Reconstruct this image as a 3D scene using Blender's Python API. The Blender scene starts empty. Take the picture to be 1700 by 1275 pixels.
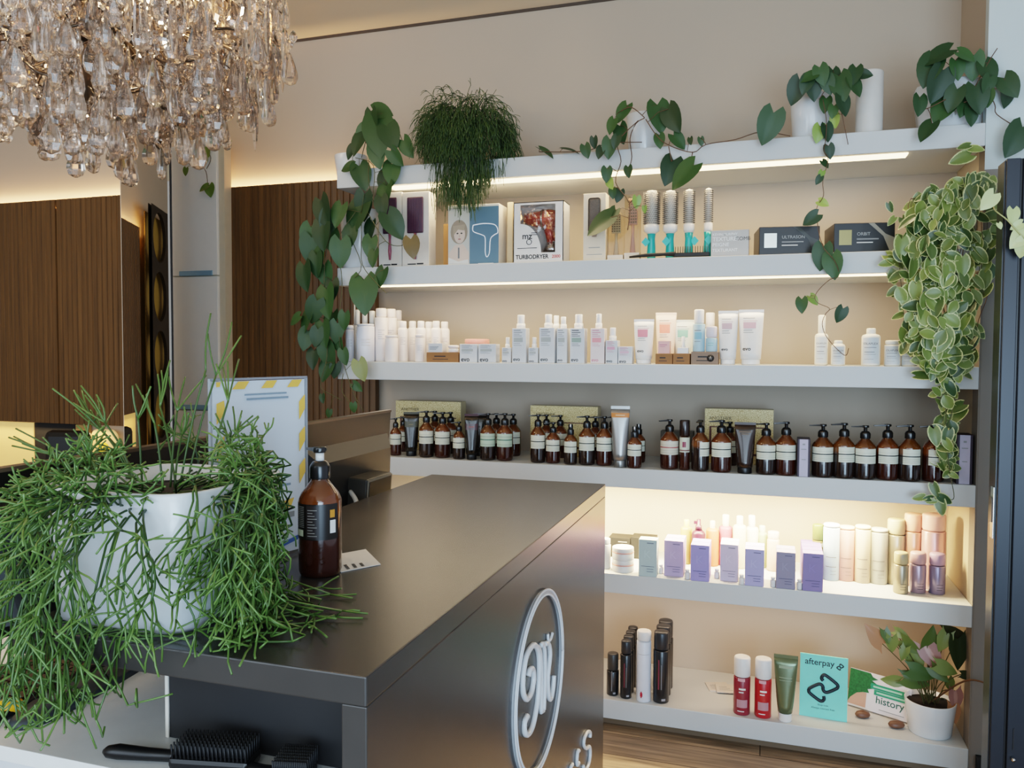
import bpy, bmesh, math, random
from mathutils import Vector, Matrix
R = random.Random(7)
PI = math.pi
C = bpy.context.scene.collection
H = 1.40
# ---------------------------------------------------------------- camera
FPX, YAW, PIT, ROLL = 1319.84, 0.3098, 0.0397, 0.0046
fwd = Vector((-math.sin(YAW)*math.cos(PIT), math.cos(YAW)*math.cos(PIT), -math.sin(PIT)))
r0 = Vector((math.cos(YAW), math.sin(YAW), 0)); u0 = r0.cross(fwd)
rt = r0*math.cos(ROLL)+u0*math.sin(ROLL); up = rt.cross(fwd)
EYE = Vector((0, 0, H))
def ray(u, v): return fwd + rt*((u-850)/FPX) - up*((v-637.5)/FPX)
def atY(u, v, Y): d = ray(u, v); return EYE + d*(Y/d.y)
def atX(u, v, X): d = ray(u, v); return EYE + d*(X/d.x)
def atZ(u, v, Z): d = ray(u, v); return EYE + d*((Z-H)/d.z)
def mpp(p): return (p-EYE).dot(fwd)/FPX
cd = bpy.data.cameras.new('camera'); co = bpy.data.objects.new('camera', cd); C.objects.link(co)
cd.sensor_fit = 'HORIZONTAL'; cd.sensor_width = 36; cd.lens = 36*FPX/1700; cd.clip_start = .02
M3 = Matrix((rt, up, -fwd)).transposed()
co.matrix_world = Matrix.Translation(EYE) @ M3.to_4x4()
bpy.context.scene.camera = co

# ---------------------------------------------------------------- materials
MATS = {}
def srgb(h):
    h = h.lstrip('#'); o = []
    for i in (0, 2, 4):
        c = int(h[i:i+2], 16)/255; o.append(c/12.92 if c <= .04045 else ((c+.055)/1.055)**2.4)
    return tuple(o)
def nodes(name):
    m = bpy.data.materials.new(name); m.use_nodes = True
    nt = m.node_tree; b = nt.nodes['Principled BSDF']
    return m, nt, b
def mat(col, rough=.5, metal=0, coat=0, var=.06, scale=30, trans=0, spec=.5, emit=0, name=None, bump=0):
    k = (col, rough, metal, coat, var, scale, trans, spec, emit, bump)
    if k in MATS: return MATS[k]
    m, nt, b = nodes(name or 'finish_'+col.strip('#'))
    c = srgb(col); N = nt.nodes; L = nt.links
    tc = N.new('ShaderNodeTexCoord'); nz = N.new('ShaderNodeTexNoise'); nz.inputs['Scale'].default_value = scale
    L.new(tc.outputs['Object'], nz.inputs['Vector'])
    mx = N.new('ShaderNodeMix'); mx.data_type = 'RGBA'
    mx.inputs[6].default_value = (*[x*(1-var) for x in c], 1); mx.inputs[7].default_value = (*[min(1, x*(1+var)) for x in c], 1)
    L.new(nz.outputs['Fac'], mx.inputs[0]); L.new(mx.outputs[2], b.inputs['Base Color'])
    b.inputs['Roughness'].default_value = rough; b.inputs['Metallic'].default_value = metal
    b.inputs['Coat Weight'].default_value = coat; b.inputs['Transmission Weight'].default_value = trans
    b.inputs['Specular IOR Level'].default_value = spec
    if bump:
        bp = N.new('ShaderNodeBump'); bp.inputs['Strength'].default_value = bump; bp.inputs['Distance'].default_value = .002
        L.new(nz.outputs['Fac'], bp.inputs['Height']); L.new(bp.outputs['Normal'], b.inputs['Normal'])
    if emit:
        b.inputs['Emission Color'].default_value = (*c, 1); b.inputs['Emission Strength'].default_value = emit
    MATS[k] = m
    return m
def ramp_mat(name, stops, rough=.4, coat=0, axis=2, const=True, metal=0, trans=0):
    """colour bands along the generated axis of the part"""
    if name in MATS: return MATS[name]
    m, nt, b = nodes(name); N = nt.nodes; L = nt.links
    tc = N.new('ShaderNodeTexCoord'); sp = N.new('ShaderNodeSeparateXYZ'); cr = N.new('ShaderNodeValToRGB')
    L.new(tc.outputs['Generated'], sp.inputs[0]); L.new(sp.outputs[axis], cr.inputs[0]); L.new(cr.outputs[0], b.inputs['Base Color'])
    cr.color_ramp.interpolation = 'CONSTANT' if const else 'LINEAR'
    e = cr.color_ramp.elements
    while len(e) < len(stops): e.new(.5)
    for i, (p, c) in enumerate(stops): e[i].position = p; e[i].color = (*srgb(c), 1)
    b.inputs['Roughness'].default_value = rough; b.inputs['Coat Weight'].default_value = coat
    b.inputs['Metallic'].default_value = metal; b.inputs['Transmission Weight'].default_value = trans
    MATS[name] = m
    return m
def attr_mat(name, c0, c1, rough=.4, edge=None, spec=.5, sub=0, e0=.55, e1=.75):
    m, nt, b = nodes(name); N = nt.nodes; L = nt.links
    a = N.new('ShaderNodeAttribute'); a.attribute_name = 'tint'
    mx = N.new('ShaderNodeMix'); mx.data_type = 'RGBA'
    mx.inputs[6].default_value = (*srgb(c0), 1); mx.inputs[7].default_value = (*srgb(c1), 1)
    L.new(a.outputs['Fac'], mx.inputs[0]); out = mx.outputs[2]
    if edge:
        g = N.new('ShaderNodeAttribute'); g.attribute_name = 'edge'
        nz = N.new('ShaderNodeTexNoise'); nz.inputs['Scale'].default_value = 160
        ad = N.new('ShaderNodeMath'); ad.operation = 'MULTIPLY_ADD'; ad.inputs[1].default_value = .3; L.new(nz.outputs['Fac'], ad.inputs[0]); L.new(g.outputs['Fac'], ad.inputs[2])
        mr = N.new('ShaderNodeMapRange'); mr.inputs[1].default_value = e0+.15; mr.inputs[2].default_value = e1+.15; L.new(ad.outputs[0], mr.inputs[0])
        m2 = N.new('ShaderNodeMix'); m2.data_type = 'RGBA'; m2.inputs[7].default_value = (*srgb(edge), 1)
        L.new(mr.outputs[0], m2.inputs[0]); L.new(out, m2.inputs[6]); out = m2.outputs[2]
    L.new(out, b.inputs['Base Color'])
    b.inputs['Roughness'].default_value = rough; b.inputs['Specular IOR Level'].default_value = spec
    MATS[name] = m
    return m
def emission(name, col, st):
    m = bpy.data.materials.new(name); m.use_nodes = True; nt = m.node_tree
    nt.nodes.remove(nt.nodes['Principled BSDF']); e = nt.nodes.new('ShaderNodeEmission')
    e.inputs[0].default_value = (*srgb(col), 1); e.inputs[1].default_value = st
    nt.links.new(e.outputs[0], nt.nodes['Material Output'].inputs[0]); return m
def glass(name, col='#ffffff', rough=0, ior=1.5):
    m = bpy.data.materials.new(name); m.use_nodes = True; nt = m.node_tree
    nt.nodes.remove(nt.nodes['Principled BSDF']); e = nt.nodes.new('ShaderNodeBsdfGlass')
    e.inputs['Color'].default_value = (*srgb(col), 1); e.inputs['Roughness'].default_value = rough; e.inputs['IOR'].default_value = ior
    nt.links.new(e.outputs[0], nt.nodes['Material Output'].inputs[0]); return m
def clear(name, col='#ffffff', a=.12, rough=.05):
    m = bpy.data.materials.new(name); m.use_nodes = True; nt = m.node_tree; N = nt.nodes
    N.remove(N['Principled BSDF']); t = N.new('ShaderNodeBsdfTransparent'); g = N.new('ShaderNodeBsdfGlossy'); x = N.new('ShaderNodeMixShader')
    t.inputs[0].default_value = (*srgb(col), 1); g.inputs['Roughness'].default_value = rough; x.inputs[0].default_value = a
    nt.links.new(t.outputs[0], x.inputs[1]); nt.links.new(g.outputs[0], x.inputs[2]); nt.links.new(x.outputs[0], N['Material Output'].inputs[0]); return m

# ---------------------------------------------------------------- mesh builder
class MB:
    def __init__(s): s.v = []; s.f = []; s.m = []; s.sm = []; s.mats = []; s.t = []; s.e = []; s.tint = .5
    def mi(s, m):
        if m not in s.mats: s.mats.append(m)
        return s.mats.index(m)
    def add(s, vs, fs, m, smooth=False, edge=None):
        b = len(s.v); s.v += [tuple(x) for x in vs]; k = s.mi(m)
        s.t += [s.tint]*len(vs); s.e += (edge or [0]*len(vs))
        for f in fs: s.f.append(tuple(b+i for i in f)); s.m.append(k); s.sm.append(smooth)
    def box(s, x0, x1, y0, y1, z0, z1, m, bev=0):
        if not bev:
            vs = [(x, y, z) for x in (x0, x1) for y in (y0, y1) for z in (z0, z1)]
            s.add(vs, [(0, 1, 3, 2), (4, 6, 7, 5), (0, 4, 5, 1), (2, 3, 7, 6), (0, 2, 6, 4), (1, 5, 7, 3)], m); return
        bm = bmesh.new(); bmesh.ops.create_cube(bm, size=1)
        for v in bm.verts: v.co = Vector(((x0+x1)/2+v.co.x*(x1-x0), (y0+y1)/2+v.co.y*(y1-y0), (z0+z1)/2+v.co.z*(z1-z0)))
        bmesh.ops.bevel(bm, geom=list(bm.edges), offset=bev, segments=2, affect='EDGES', profile=.5)
        bm.verts.ensure_lookup_table(); bm.verts.index_update()
        s.add([v.co.copy() for v in bm.verts], [[v.index for v in f.verts] for f in bm.faces], m); bm.free()
    def lathe(s, prof, m, n=24, smooth=True, sx=1, sy=1, off=(0, 0, 0), caps=True, sq=0):
        vs = []; fs = []
        for r, z in prof:
            for i in range(n):
                a = 2*PI*i/n; c, d = math.cos(a), math.sin(a); q = 1
                if sq: q = 1/((abs(c)**sq+abs(d)**sq)**(1/sq))
                vs.append((off[0]+r*c*q*sx, off[1]+r*d*q*sy, off[2]+z))
        for j in range(len(prof)-1):
            for i in range(n):
                k = (i+1) % n; fs.append((j*n+i, j*n+k, (j+1)*n+k, (j+1)*n+i))
        if caps:
            fs.append(tuple(range(n))[::-1]); fs.append(tuple((len(prof)-1)*n+i for i in range(n)))
        s.add(vs, fs, m, smooth)
    def tube(s, pts, r, m, n=6, smooth=True, flat=1):
        pts = [Vector(p) for p in pts]; vs = []; fs = []; k = len(pts)
        rr = r if isinstance(r, (list, tuple)) else [r]*k
        ref = Vector((0.31, .2, .93))
        for i, p in enumerate(pts):
            d = (pts[min(i+1, k-1)]-pts[max(i-1, 0)])
            d = d.normalized() if d.length > 1e-9 else Vector((0, 0, 1))
            if abs(d.dot(ref)) > .98: ref = Vector((1, .1, 0))
            a = d.cross(ref).normalized(); b = a.cross(d)
            for j in range(n):
                t = 2*PI*j/n; vs.append(p+(a*math.cos(t)+b*math.sin(t)*flat)*rr[i])
        for i in range(k-1):
            for j in range(n):
                q = (j+1) % n; fs.append((i*n+j, i*n+q, (i+1)*n+q, (i+1)*n+j))
        fs.append(tuple(range(n))[::-1]); fs.append(tuple((k-1)*n+j for j in range(n)))
        s.add(vs, fs, m, smooth)
    def arc(s, r, a0, a1, z0, z1, m, n=10):
        vs = []; fs = []          # patch on a cylinder, angle 0 faces -Y
        for i in range(n+1):
            a = a0+(a1-a0)*i/n
            for z in (z0, z1): vs.append((r*math.sin(a), -r*math.cos(a), z))
        for i in range(n): fs.append((2*i, 2*i+2, 2*i+3, 2*i+1))
        s.add(vs, fs, m, True)
    def prism(s, poly, y0, y1, m):   # polygon in x,z, thickness in y (y0 front)
        n = len(poly); vs = [(x, y0, z) for x, z in poly]+[(x, y1, z) for x, z in poly]
        fs = [tuple(range(n)), tuple(range(2*n-1, n-1, -1))]+[(i, n+i, n+(i+1) % n, (i+1) % n) for i in range(n)]
        s.add(vs, fs, m)
    def loft(s, secs, m, n=24, smooth=True):   # (rx, ry, z)
        vs = []; fs = []
        for rx, ry, z in secs:
            for i in range(n): a = 2*PI*i/n; vs.append((rx*math.cos(a), ry*math.sin(a), z))
        for j in range(len(secs)-1):
            for i in range(n): k = (i+1) % n; fs.append((j*n+i, j*n+k, (j+1)*n+k, (j+1)*n+i))
        fs.append(tuple(range(n))[::-1]); fs.append(tuple((len(secs)-1)*n+i for i in range(n)))
        s.add(vs, fs, m, smooth)
    def mesh(s, name, attrs=False):
        me = bpy.data.meshes.new(name); me.from_pydata(s.v, [], s.f)
        for m in s.mats: me.materials.append(m)
        me.polygons.foreach_set('material_index', s.m); me.polygons.foreach_set('use_smooth', s.sm)
        if attrs:
            a = me.attributes.new('tint', 'FLOAT', 'POINT'); a.data.foreach_set('value', s.t)
            a = me.attributes.new('edge', 'FLOAT', 'POINT'); a.data.foreach_set('value', s.e)
        bm = bmesh.new(); bm.from_mesh(me)
        if not attrs: bmesh.ops.recalc_face_normals(bm, faces=bm.faces)
        bm.to_mesh(me); bm.free(); me.update(); return me
def link(name, me, parent=None, loc=(0, 0, 0), rot=(0, 0, 0), scale=None):
    o = bpy.data.objects.new(name, me); C.objects.link(o); o.location = loc; o.rotation_euler = rot
    if scale: o.scale = scale
    if parent: o.parent = parent
    return o
def tag(o, label, cat, group=None):
    o['label'] = label; o['category'] = cat
    if group: o['group'] = group
    return o
def thing(name, label, cat, loc=(0, 0, 0), rz=0, group=None):
    o = link(name, None, None, loc, (0, 0, rz)); return tag(o, label, cat, group)
def struct(name, mb, label=None):
    o = link(name, mb.mesh(name)); o['kind'] = 'structure'
    if label: o['label'] = label
    return o
CACHE = {}
def part(root, name, key, build, **kw):
    """a part mesh built once for each key and shared by copies"""
    if key is None or key not in CACHE:
        mb = MB(); build(mb); me = mb.mesh(name)
        if key is not None: CACHE[key] = me
    else: me = CACHE[key]
    return link(name, me, root, **kw)
TX = {}
def text(root, s, size, m, loc, rot=(PI/2, 0, 0), name='lettering', align='CENTER', ext=.0004, sx=1, bold=0):
    k = (s, m.name, align, bold)
    if k not in TX:
        cu = bpy.data.curves.new('t', 'FONT'); cu.body = s; cu.align_x = align; cu.extrude = .004; cu.resolution_u = 3; cu.offset = bold
        ob = bpy.data.objects.new('t', cu); C.objects.link(ob)
        dg = bpy.context.evaluated_depsgraph_get(); me = bpy.data.meshes.new_from_object(ob.evaluated_get(dg))
        bpy.data.objects.remove(ob); bpy.data.curves.remove(cu)
        me.materials.clear(); me.materials.append(m); me.name = 'lettering'; TX[k] = me
    return link(name, TX[k], root, loc, rot, (size*sx, size, size))

white = mat('#e9e8e6', .35, name='white_plastic'); offwhite = mat('#ddd6ca', .5)
black = mat('#0e0e10', .35, name='black_plastic'); blackm = mat('#141416', .6)
chrome = mat('#c8c8c8', .2, 1, name='chrome'); ink = mat('#1b1b1e', .6, name='black_ink'); grey = mat('#8d9092', .6, name='grey_ink')
soilm = mat('#1d140d', .95, var=.4, scale=120, bump=.6, name='soil')
# ---------------------------------------------------------------- the room
YB, YF, XL, XR = 3.298, 2.9, -1.683, .6533
wallm = mat('#b6a796', .75, var=.02, scale=3, name='warm_white_paint'); ceilm = mat('#e2d2ba', .8, var=.02, scale=2, name='ceiling_paint')
pale = mat('#c9d3d3', .7, var=.02, scale=3, name='pale_paint')
mb = MB(); mb.box(-6, XR+.02, YB, YB+.1, 0, 2.95, wallm); struct('wall_back', mb)
mb = MB(); mb.box(-6, 1.7, -3.5, YB, 2.86, 2.95, ceilm); struct('ceiling', mb)
mb = MB(); mb.box(-6, XR, YB-.006, YB-.002, 2.848, 2.862, mat('#4a4038', .8)); struct('trim_1', mb, 'dark strip painted as the shadow gap between wall and ceiling')  # shade of the ceiling gap put in as a dark strip
def floor_mat():
    m, nt, b = nodes('floor_planks'); N = nt.nodes; L = nt.links
    tc = N.new('ShaderNodeTexCoord'); br = N.new('ShaderNodeTexBrick'); br.inputs['Scale'].default_value = 1
    br.inputs['Brick Width'].default_value = 1.2; br.inputs['Row Height'].default_value = .15; br.inputs['Mortar Size'].default_value = .002
    br.inputs[1].default_value = (*srgb('#85735f'), 1); br.inputs[2].default_value = (*srgb('#978570'), 1); br.inputs[3].default_value = (*srgb('#3d2f22'), 1)
    L.new(tc.outputs['Object'], br.inputs[0])
    mp = N.new('ShaderNodeMapping'); mp.inputs['Scale'].default_value = (1.2, 22, 1); L.new(tc.outputs['Object'], mp.inputs[0])
    nz = N.new('ShaderNodeTexNoise'); nz.inputs['Scale'].default_value = 3; nz.inputs['Detail'].default_value = 6; L.new(mp.outputs[0], nz.inputs[0])
    cr = N.new('ShaderNodeValToRGB'); cr.color_ramp.elements[0].position = .3; cr.color_ramp.elements[0].color = (.38, .36, .34, 1); cr.color_ramp.elements[1].position = .7; cr.color_ramp.elements[1].color = (1.2, 1.15, 1.1, 1)
    L.new(nz.outputs['Fac'], cr.inputs[0])
    mx = N.new('ShaderNodeMix'); mx.data_type = 'RGBA'; mx.blend_type = 'MULTIPLY'; mx.inputs[0].default_value = 1
    L.new(br.outputs[0], mx.inputs[6]); L.new(cr.outputs[0], mx.inputs[7]); L.new(mx.outputs[2], b.inputs['Base Color']); b.inputs['Roughness'].default_value = .45
    return m
mb = MB(); mb.box(-6, 1.7, -3.5, 3.4, -.1, 0, floor_mat()); struct('floor', mb)
mb = MB(); mb.box(-6.1, -6, -3.5, 3.4, 0, 2.95, wallm); struct('wall_left', mb)
# right return wall: side of the shelf niche, dark grey lower face, pale upper face
niche = mat('#bfae94', .7, var=.02, scale=3)
mb = MB(); mb.box(XR, XR+.03, YF+.075, YB, 0, 2.07, niche); mb.box(XR, XR+.03, YF+.001, YB, 2.07, 2.86, wallm); mb.box(XR-.001, XR+.03, YF+.001, YF+.075, 0, 2.07, mat('#7c746b', .6)); struct('wall_right', mb)
mb = MB(); mb.box(XR+.004, 1.7, YF, YF+.03, 0, 1.99, mat('#807870', .6, var=.05, scale=5)); struct('trim_2', mb, 'dark grey end panel beside the shelves')
mb = MB(); mb.box(XR-.0008, 1.7, YF-.0005, YF+.04, 1.99, 2.86, pale); struct('wall_front', mb)
mb = MB(); mb.box(XR+.02, 1.7, YF-.02, YF, 0, .09, black); struct('baseboard_right', mb)

# fluted wood cladding
def wood_mat():
    m, nt, b = nodes('walnut_slats'); N = nt.nodes; L = nt.links
    tc = N.new('ShaderNodeTexCoord'); mp = N.new('ShaderNodeMapping'); mp.inputs['Scale'].default_value = (40, 1, 1.2); L.new(tc.outputs['Object'], mp.inputs[0])
    nz = N.new('ShaderNodeTexNoise'); nz.inputs['Scale'].default_value = 2; nz.inputs['Detail'].default_value = 5; L.new(mp.outputs[0], nz.inputs[0])
    cr = N.new('ShaderNodeValToRGB'); e = cr.color_ramp.elements; e[0].position = .3; e[0].color = (*srgb('#523a1f'), 1); e[1].position = .75; e[1].color = (*srgb('#70502c'), 1)
    L.new(nz.outputs['Fac'], cr.inputs[0]); L.new(cr.outputs[0], b.inputs['Base Color']); b.inputs['Roughness'].default_value = .5
    return m
woodm = wood_mat(); YW = 3.25
def cladding(x0, x1, z0, z1, name, label):
    mb = MB(); p = .0325; n = max(2, round((x1-x0)/p)); p = (x1-x0)/n; vs = []; fs = []
    prof = []
    for i in range(n):
        a = x0+i*p; prof += [(a, YW+.005), (a+p*.1, YW+.005), (a+p*.22, YW), (a+p*.92, YW)]
    prof.append((x1, YW+.012))
    for x, y in prof: vs += [(x, y, z0), (x, y, z1)]
    for i in range(len(prof)-1): fs.append((2*i, 2*i+2, 2*i+3, 2*i+1))
    k = len(vs); vs += [(x0, YW+.03, z0), (x1, YW+.03, z0), (x0, YW+.03, z1), (x1, YW+.03, z1)]
    fs += [tuple(range(1, k, 2))+(k+3, k+2), tuple(range(k-2, -1, -2))+(k, k+1), (0, 1, k+2, k), (k-1, k-2, k+1, k+3)]
    mb.add(vs, fs, woodm); o = struct(name, mb, label); return o
xs = atY(95, 500, YW).x
cladding(-4.36, xs-.004, 1.015, 2.185, 'trim_3', 'dark walnut fluted wall cladding at the far end')
cladding(xs, atY(207, 500, YW).x+.45, 1.015, 2.185, 'trim_4', 'dark walnut fluted wall cladding behind the mirror')
cladding(-2.7, -1.69, .1, 2.185, 'trim_5', 'walnut fluted wall cladding beside the shelves')
mb = MB(); mb.box(-4.36, -1.69, YW+.03, YB, 1.02, 1.05, offwhite); mb.box(-4.36, -1.69, YW+.03, YB, 2.1, 2.13, offwhite); struct('trim_6', mb, 'batten carrying the cladding')
glow = emission('cove_glow', '#ffc074', 9)
mb = MB(); mb.box(-4.36, -1.69, YW+.034, YB-.004, 2.131, 2.135, glow); tag(link('led_strip', mb.mesh('led_strip')), 'warm light strip hidden along the top of the walnut cladding', 'light')
# recess under the cladding, the light on it put in as emission
lit = mat('#e0b56b', .7, emit=.7, name='cream_painted_glow'); 
for i, (ua, ub, lab) in enumerate(((-60, 57, 'wide cream panel with painted-in glow under the walnut cladding'), (127, 147, 'slim amber panel with painted-in glow beside the black chair'))):
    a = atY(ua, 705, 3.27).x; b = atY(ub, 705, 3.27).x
    mb = MB(); mb.box(a, b, 3.262, 3.29, 0, 1.012, lit if i == 0 else mat('#9a7a4a', .6, emit=.1), .004); tag(link('painted_glow_panel', mb.mesh('painted_glow_panel')), lab, 'panel')
a = atY(57, 705, 3.27).x; b = atY(127, 705, 3.27).x
mb = MB(); mb.box(a, b, 3.27, 3.29, .1, 1.012, blackm); struct('trim_7', mb, 'black backing behind the salon chair')
# arched mirror, its cream glow and yellow centre put in as emission
p = atY(178, 735, 3.26); w = 27*mpp(p)
t = thing('arched_mirror', 'arched mirror with a painted cream glow and yellow centre under the walnut cladding', 'mirror', (p.x, 3.25, .6))
def arch(mb, w, h, y0, y1, m):
    pts = [(-w, 0), (w, 0)]+[(w-w*.55+w*.55*math.cos(a), h-w*.55+w*.55*math.sin(a)) for a in [i*PI/16 for i in range(9)]]+[(-w+w*.55+w*.55*math.cos(a), h-w*.55+w*.55*math.sin(a)) for a in [PI/2+i*PI/16 for i in range(9)]]
    mb.prism(pts, y0, y1, m)
part(t, 'painted_glow_face', None, lambda mb: arch(mb, w, .395, -.012, 0, mat('#e8c07c', .6, emit=.55)))
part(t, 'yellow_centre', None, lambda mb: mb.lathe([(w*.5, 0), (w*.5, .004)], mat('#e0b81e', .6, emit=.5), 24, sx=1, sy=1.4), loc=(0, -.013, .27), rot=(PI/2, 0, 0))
# salon chair, only its black back shows over the desk
p = atY(92, 725, 3.0); t = thing('salon_stool', 'narrow black leather salon stool under the walnut cladding', 'stool', (p.x, 2.98, 0), .25)
lea = mat('#101011', .3, coat=.3, name='black_leather')
part(t, 'backrest', None, lambda mb: mb.box(-.115, .115, .1, .16, .55, 1.0, lea, .03))
part(t, 'seat', None, lambda mb: mb.box(-.17, .17, -.2, .16, .42, .54, lea, .04))
for s in (-1, 1): part(t, 'armrest', None, lambda mb: mb.tube([(s*.14, .13, .78), (s*.16, 0, .8), (s*.16, -.12, .76), (s*.15, -.15, .5)], .022, lea, 8))
part(t, 'pedestal', None, lambda mb: mb.lathe([(.25, 0), (.25, .02), (.04, .04), (.035, .42)], chrome))
# perforated screen that the mirror shows
scr = mat('#1c130b', .5, name='dark_screen')
t = thing('perforated_screen', 'dark screen with rows of round holes reflected in the tall mirror', 'screen', (-4.76, 3.2, 0))
def screen(mb):
    for cx in (-.2, .2):
        for k in range(6):
            z = .2+.39*k; vs = []; n = 24
            sq = []; ci = []
            for i in range(n):
                a = 2*PI*i/n; c, s = math.cos(a), math.sin(a); q = .195/max(abs(c), abs(s))
                sq.append((cx+c*q*1.03, z+s*q)); ci.append((cx+.165*c, z+.165*s))
            for y in (-.02, 0): vs += [(x, y, zz) for x, zz in sq]+[(x, y, zz) for x, zz in ci]
            fs = []
            for i in range(n):
                j = (i+1) % n; fs += [(i, j, n+j, n+i), (2*n+i, 3*n+i, 3*n+j, 2*n+j), (n+i, n+j, 3*n+j, 3*n+i)]
            mb.add(vs, fs, scr)
part(t, 'screen_panel', None, screen)
part(t, 'painted_glow_backing', None, lambda mb: mb.box(-.36, .36, .03, .036, .02, 2.3, mat('#8f7434', .6, emit=.06)))  # yellow-lit wall behind the holes, its light put into colour and emission
# tall mirror
def mirror_mat():
    m, nt, b = nodes('mirror_silver'); b.inputs['Metallic'].default_value = 1; b.inputs['Roughness'].default_value = .01; b.inputs['Base Color'].default_value = (.55, .5, .42, 1); return m
A = Vector((-2.818, 2.933, 0)); B = Vector((-2.262, 2.600, 0)); d = (B-A); ang = math.atan2(d.y, d.x)
t = thing('tall_mirror', 'tall frameless mirror standing beside the white cabinet', 'mirror', A, ang)
part(t, 'mirror_glass', None, lambda mb: mb.box(.012, d.length-.006, 0, .008, .02, 2.55, mirror_mat()))
part(t, 'polished_edge', None, lambda mb: mb.box(0, .012, .001, .02, .02, 2.55, mat('#f0eadf', .3, coat=.5)))  # bright glint of the bevel put in as a light colour
part(t, 'backing_board', None, lambda mb: mb.box(.012, d.length-.004, .008, .016, 0, 2.55, black))
# white tall cabinet
YC = 3.2; cab = mat('#efeee9', .4, var=.02, name='cabinet_white'); cabe = mat('#cfc3ab', .5)
x0, x1 = atY(279, 400, YC).x, atY(374, 400, YC).x; zt = 2.385
t = thing('tall_cabinet', 'tall narrow white cabinet between the mirror and the walnut cladding', 'cabinet', (0, 0, 0))
part(t, 'carcass', None, lambda mb: (mb.box(x0, x1, YC, 3.249, .02, zt, cabe, .002), mb.box(x0, x0+.02, YC-.003, YC, .02, zt, cabe), mb.box(x1-.03, x1, YC-.003, YC, .02, zt, cabe)))
za, zb = atY(320, 459, YC).z, atY(320, 680, YC).z
hm = mat('#8fb3cc', .3, .3, name='blue_grey_pull')
for z0, z1 in ((za+.003, zt-.004), (zb+.003, za-.003), (.06, zb-.003)):
    dr = part(t, 'door', None, lambda mb: mb.box(x0+.026, x1-.034, YC-.016, YC+.002, z0, z1, cab, .002))
    if z0 > .5: part(dr, 'handle', None, lambda mb: mb.box(x0+.08, x1-.06, YC-.022, YC-.006, z0-.002, z0+.022, hm, .003))
# door at the right edge: navy aluminium stile of the open entrance door
navy = mat('#171d27', .35, .2, var=.03, name='navy_aluminium')
dx = .616; t = thing('door_1', 'navy aluminium entrance door standing open beside the shelves', 'door', (dx, 2.5, 0)); t['kind'] = 'structure'; del t['category']
part(t, 'stile', None, lambda mb: (mb.box(0, .034, 0, .072, .02, 1.935, navy, .002), mb.box(.034, .04, .008, .06, .02, 1.935, black), mb.box(.04, .12, -.002, .07, .02, 1.935, navy, .002)))
part(t, 'edge_seal', None, lambda mb: mb.box(-.004, 0, .008, .072, .02, 1.93, black))
part(t, 'glass_pane', None, lambda mb: mb.box(.12, .8, .03, .036, .05, 1.9, clear('door_glass', '#dfe8ea', .08)))
part(t, 'lock_plate', None, lambda mb: mb.box(-.007, -.003, .012, .04, .885, 1.03, chrome, .001))
part(t, 'lock_slot', None, lambda mb: mb.box(-.009, -.006, .018, .034, .93, 1.0, black))
part(t, 'knob', None, lambda mb: mb.lathe([(.003, 0), (.006, .004), (.005, .012), (.001, .014)], chrome, 16), loc=(.055, -.002, .275), rot=(PI/2, 0, 0))
part(t, 'keyhole_slot', None, lambda mb: mb.box(.054, .057, -.004, -.001, .3, .36, black))

# ---------------------------------------------------------------- shelves
ZS = [H+.7383, H+.3421, H-.0403, H-.4244, H-.8198, H-1.2963]; TH = .0725
shm = mat('#c9cccc', .45, var=.015, scale=4, name='shelf_white')
S_LAB = ['topmost white floating shelf, trailing plants standing on it', 'white floating shelf carrying hairbrushes and dryer boxes', 'white floating shelf carrying white and pastel hair products',
         'white floating shelf carrying the amber pump bottles', 'white floating shelf carrying purple cartons and pastel cans', 'lowest white shelf, just above the floor, with spray cans and a pot plant']
strip = emission('led_tape', '#ffdfa8', 7)
for i, z in enumerate(ZS):
    t = thing('wall_shelf', S_LAB[i], 'shelf', (0, 0, z), 0, 'floating shelves on the back wall')
    part(t, 'shelf_board', None, lambda mb: mb.box(XL, XR-.001, YF, YB-.001, -TH, 0, shm, .002))
    ua, ub, y0, y1 = [(650, 1500, 2.925, 2.985), (600, 1560, 2.925, 2.965), None, (660, 1590, 3.0, 3.03), (1010, 1590, 3.0, 3.03), None][i] or (0, 0, 0, 0)
    if ua:
        xa, xb = atY(ua, 500, 2.95).x, atY(ub, 500, 2.95).x
        m = strip if i < 2 else emission('led_tape_low', '#ffcf8a', 3)
        part(t, 'led_strip', None, lambda mb: mb.box(xa, xb, y0, y1, -TH-.004, -TH, m))
mb = MB(); mb.box(XL+.02, XR-.002, YF+.03, YB-.01, 0, ZS[5]-TH, mat('#6e5a45', .6)); struct('trim_8', mb, 'recessed plinth under the lowest shelf')

# ---------------------------------------------------------------- reception counter
stone = mat('#3b3836', .27, var=.25, scale=9, name='charcoal_stone', bump=.05); stone2 = None
ZC = H-.354; CX0, CX1, CY0, CY1 = -.92, -.4095, .7635, 2.113
t = thing('reception_counter', 'charcoal stone reception counter with a white monogram on its side', 'counter')
part(t, 'countertop', None, lambda mb: mb.box(CX0, CX1, CY0, CY1, ZC-.034, ZC, stone, .002))
part(t, 'side_panel', None, lambda mb: mb.box(CX1-.031, CX1, CY0+.0005, CY1, 0, ZC-.034, stone, .0015))
dark = mat('#1f1e1f', .5, name='dark_laminate'); dtop = mat('#ececea', .35, name='grey_laminate')
ZD = .883
part(t, 'inner_panel', None, lambda mb: mb.box(-.752, CX1-.032, .855, .87, ZD+.001, ZC-.035, dark))
part(t, 'panel_edging', None, lambda mb: mb.box(-.757, -.752, .853, .868, ZD+.001, ZC-.035, offwhite))
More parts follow.
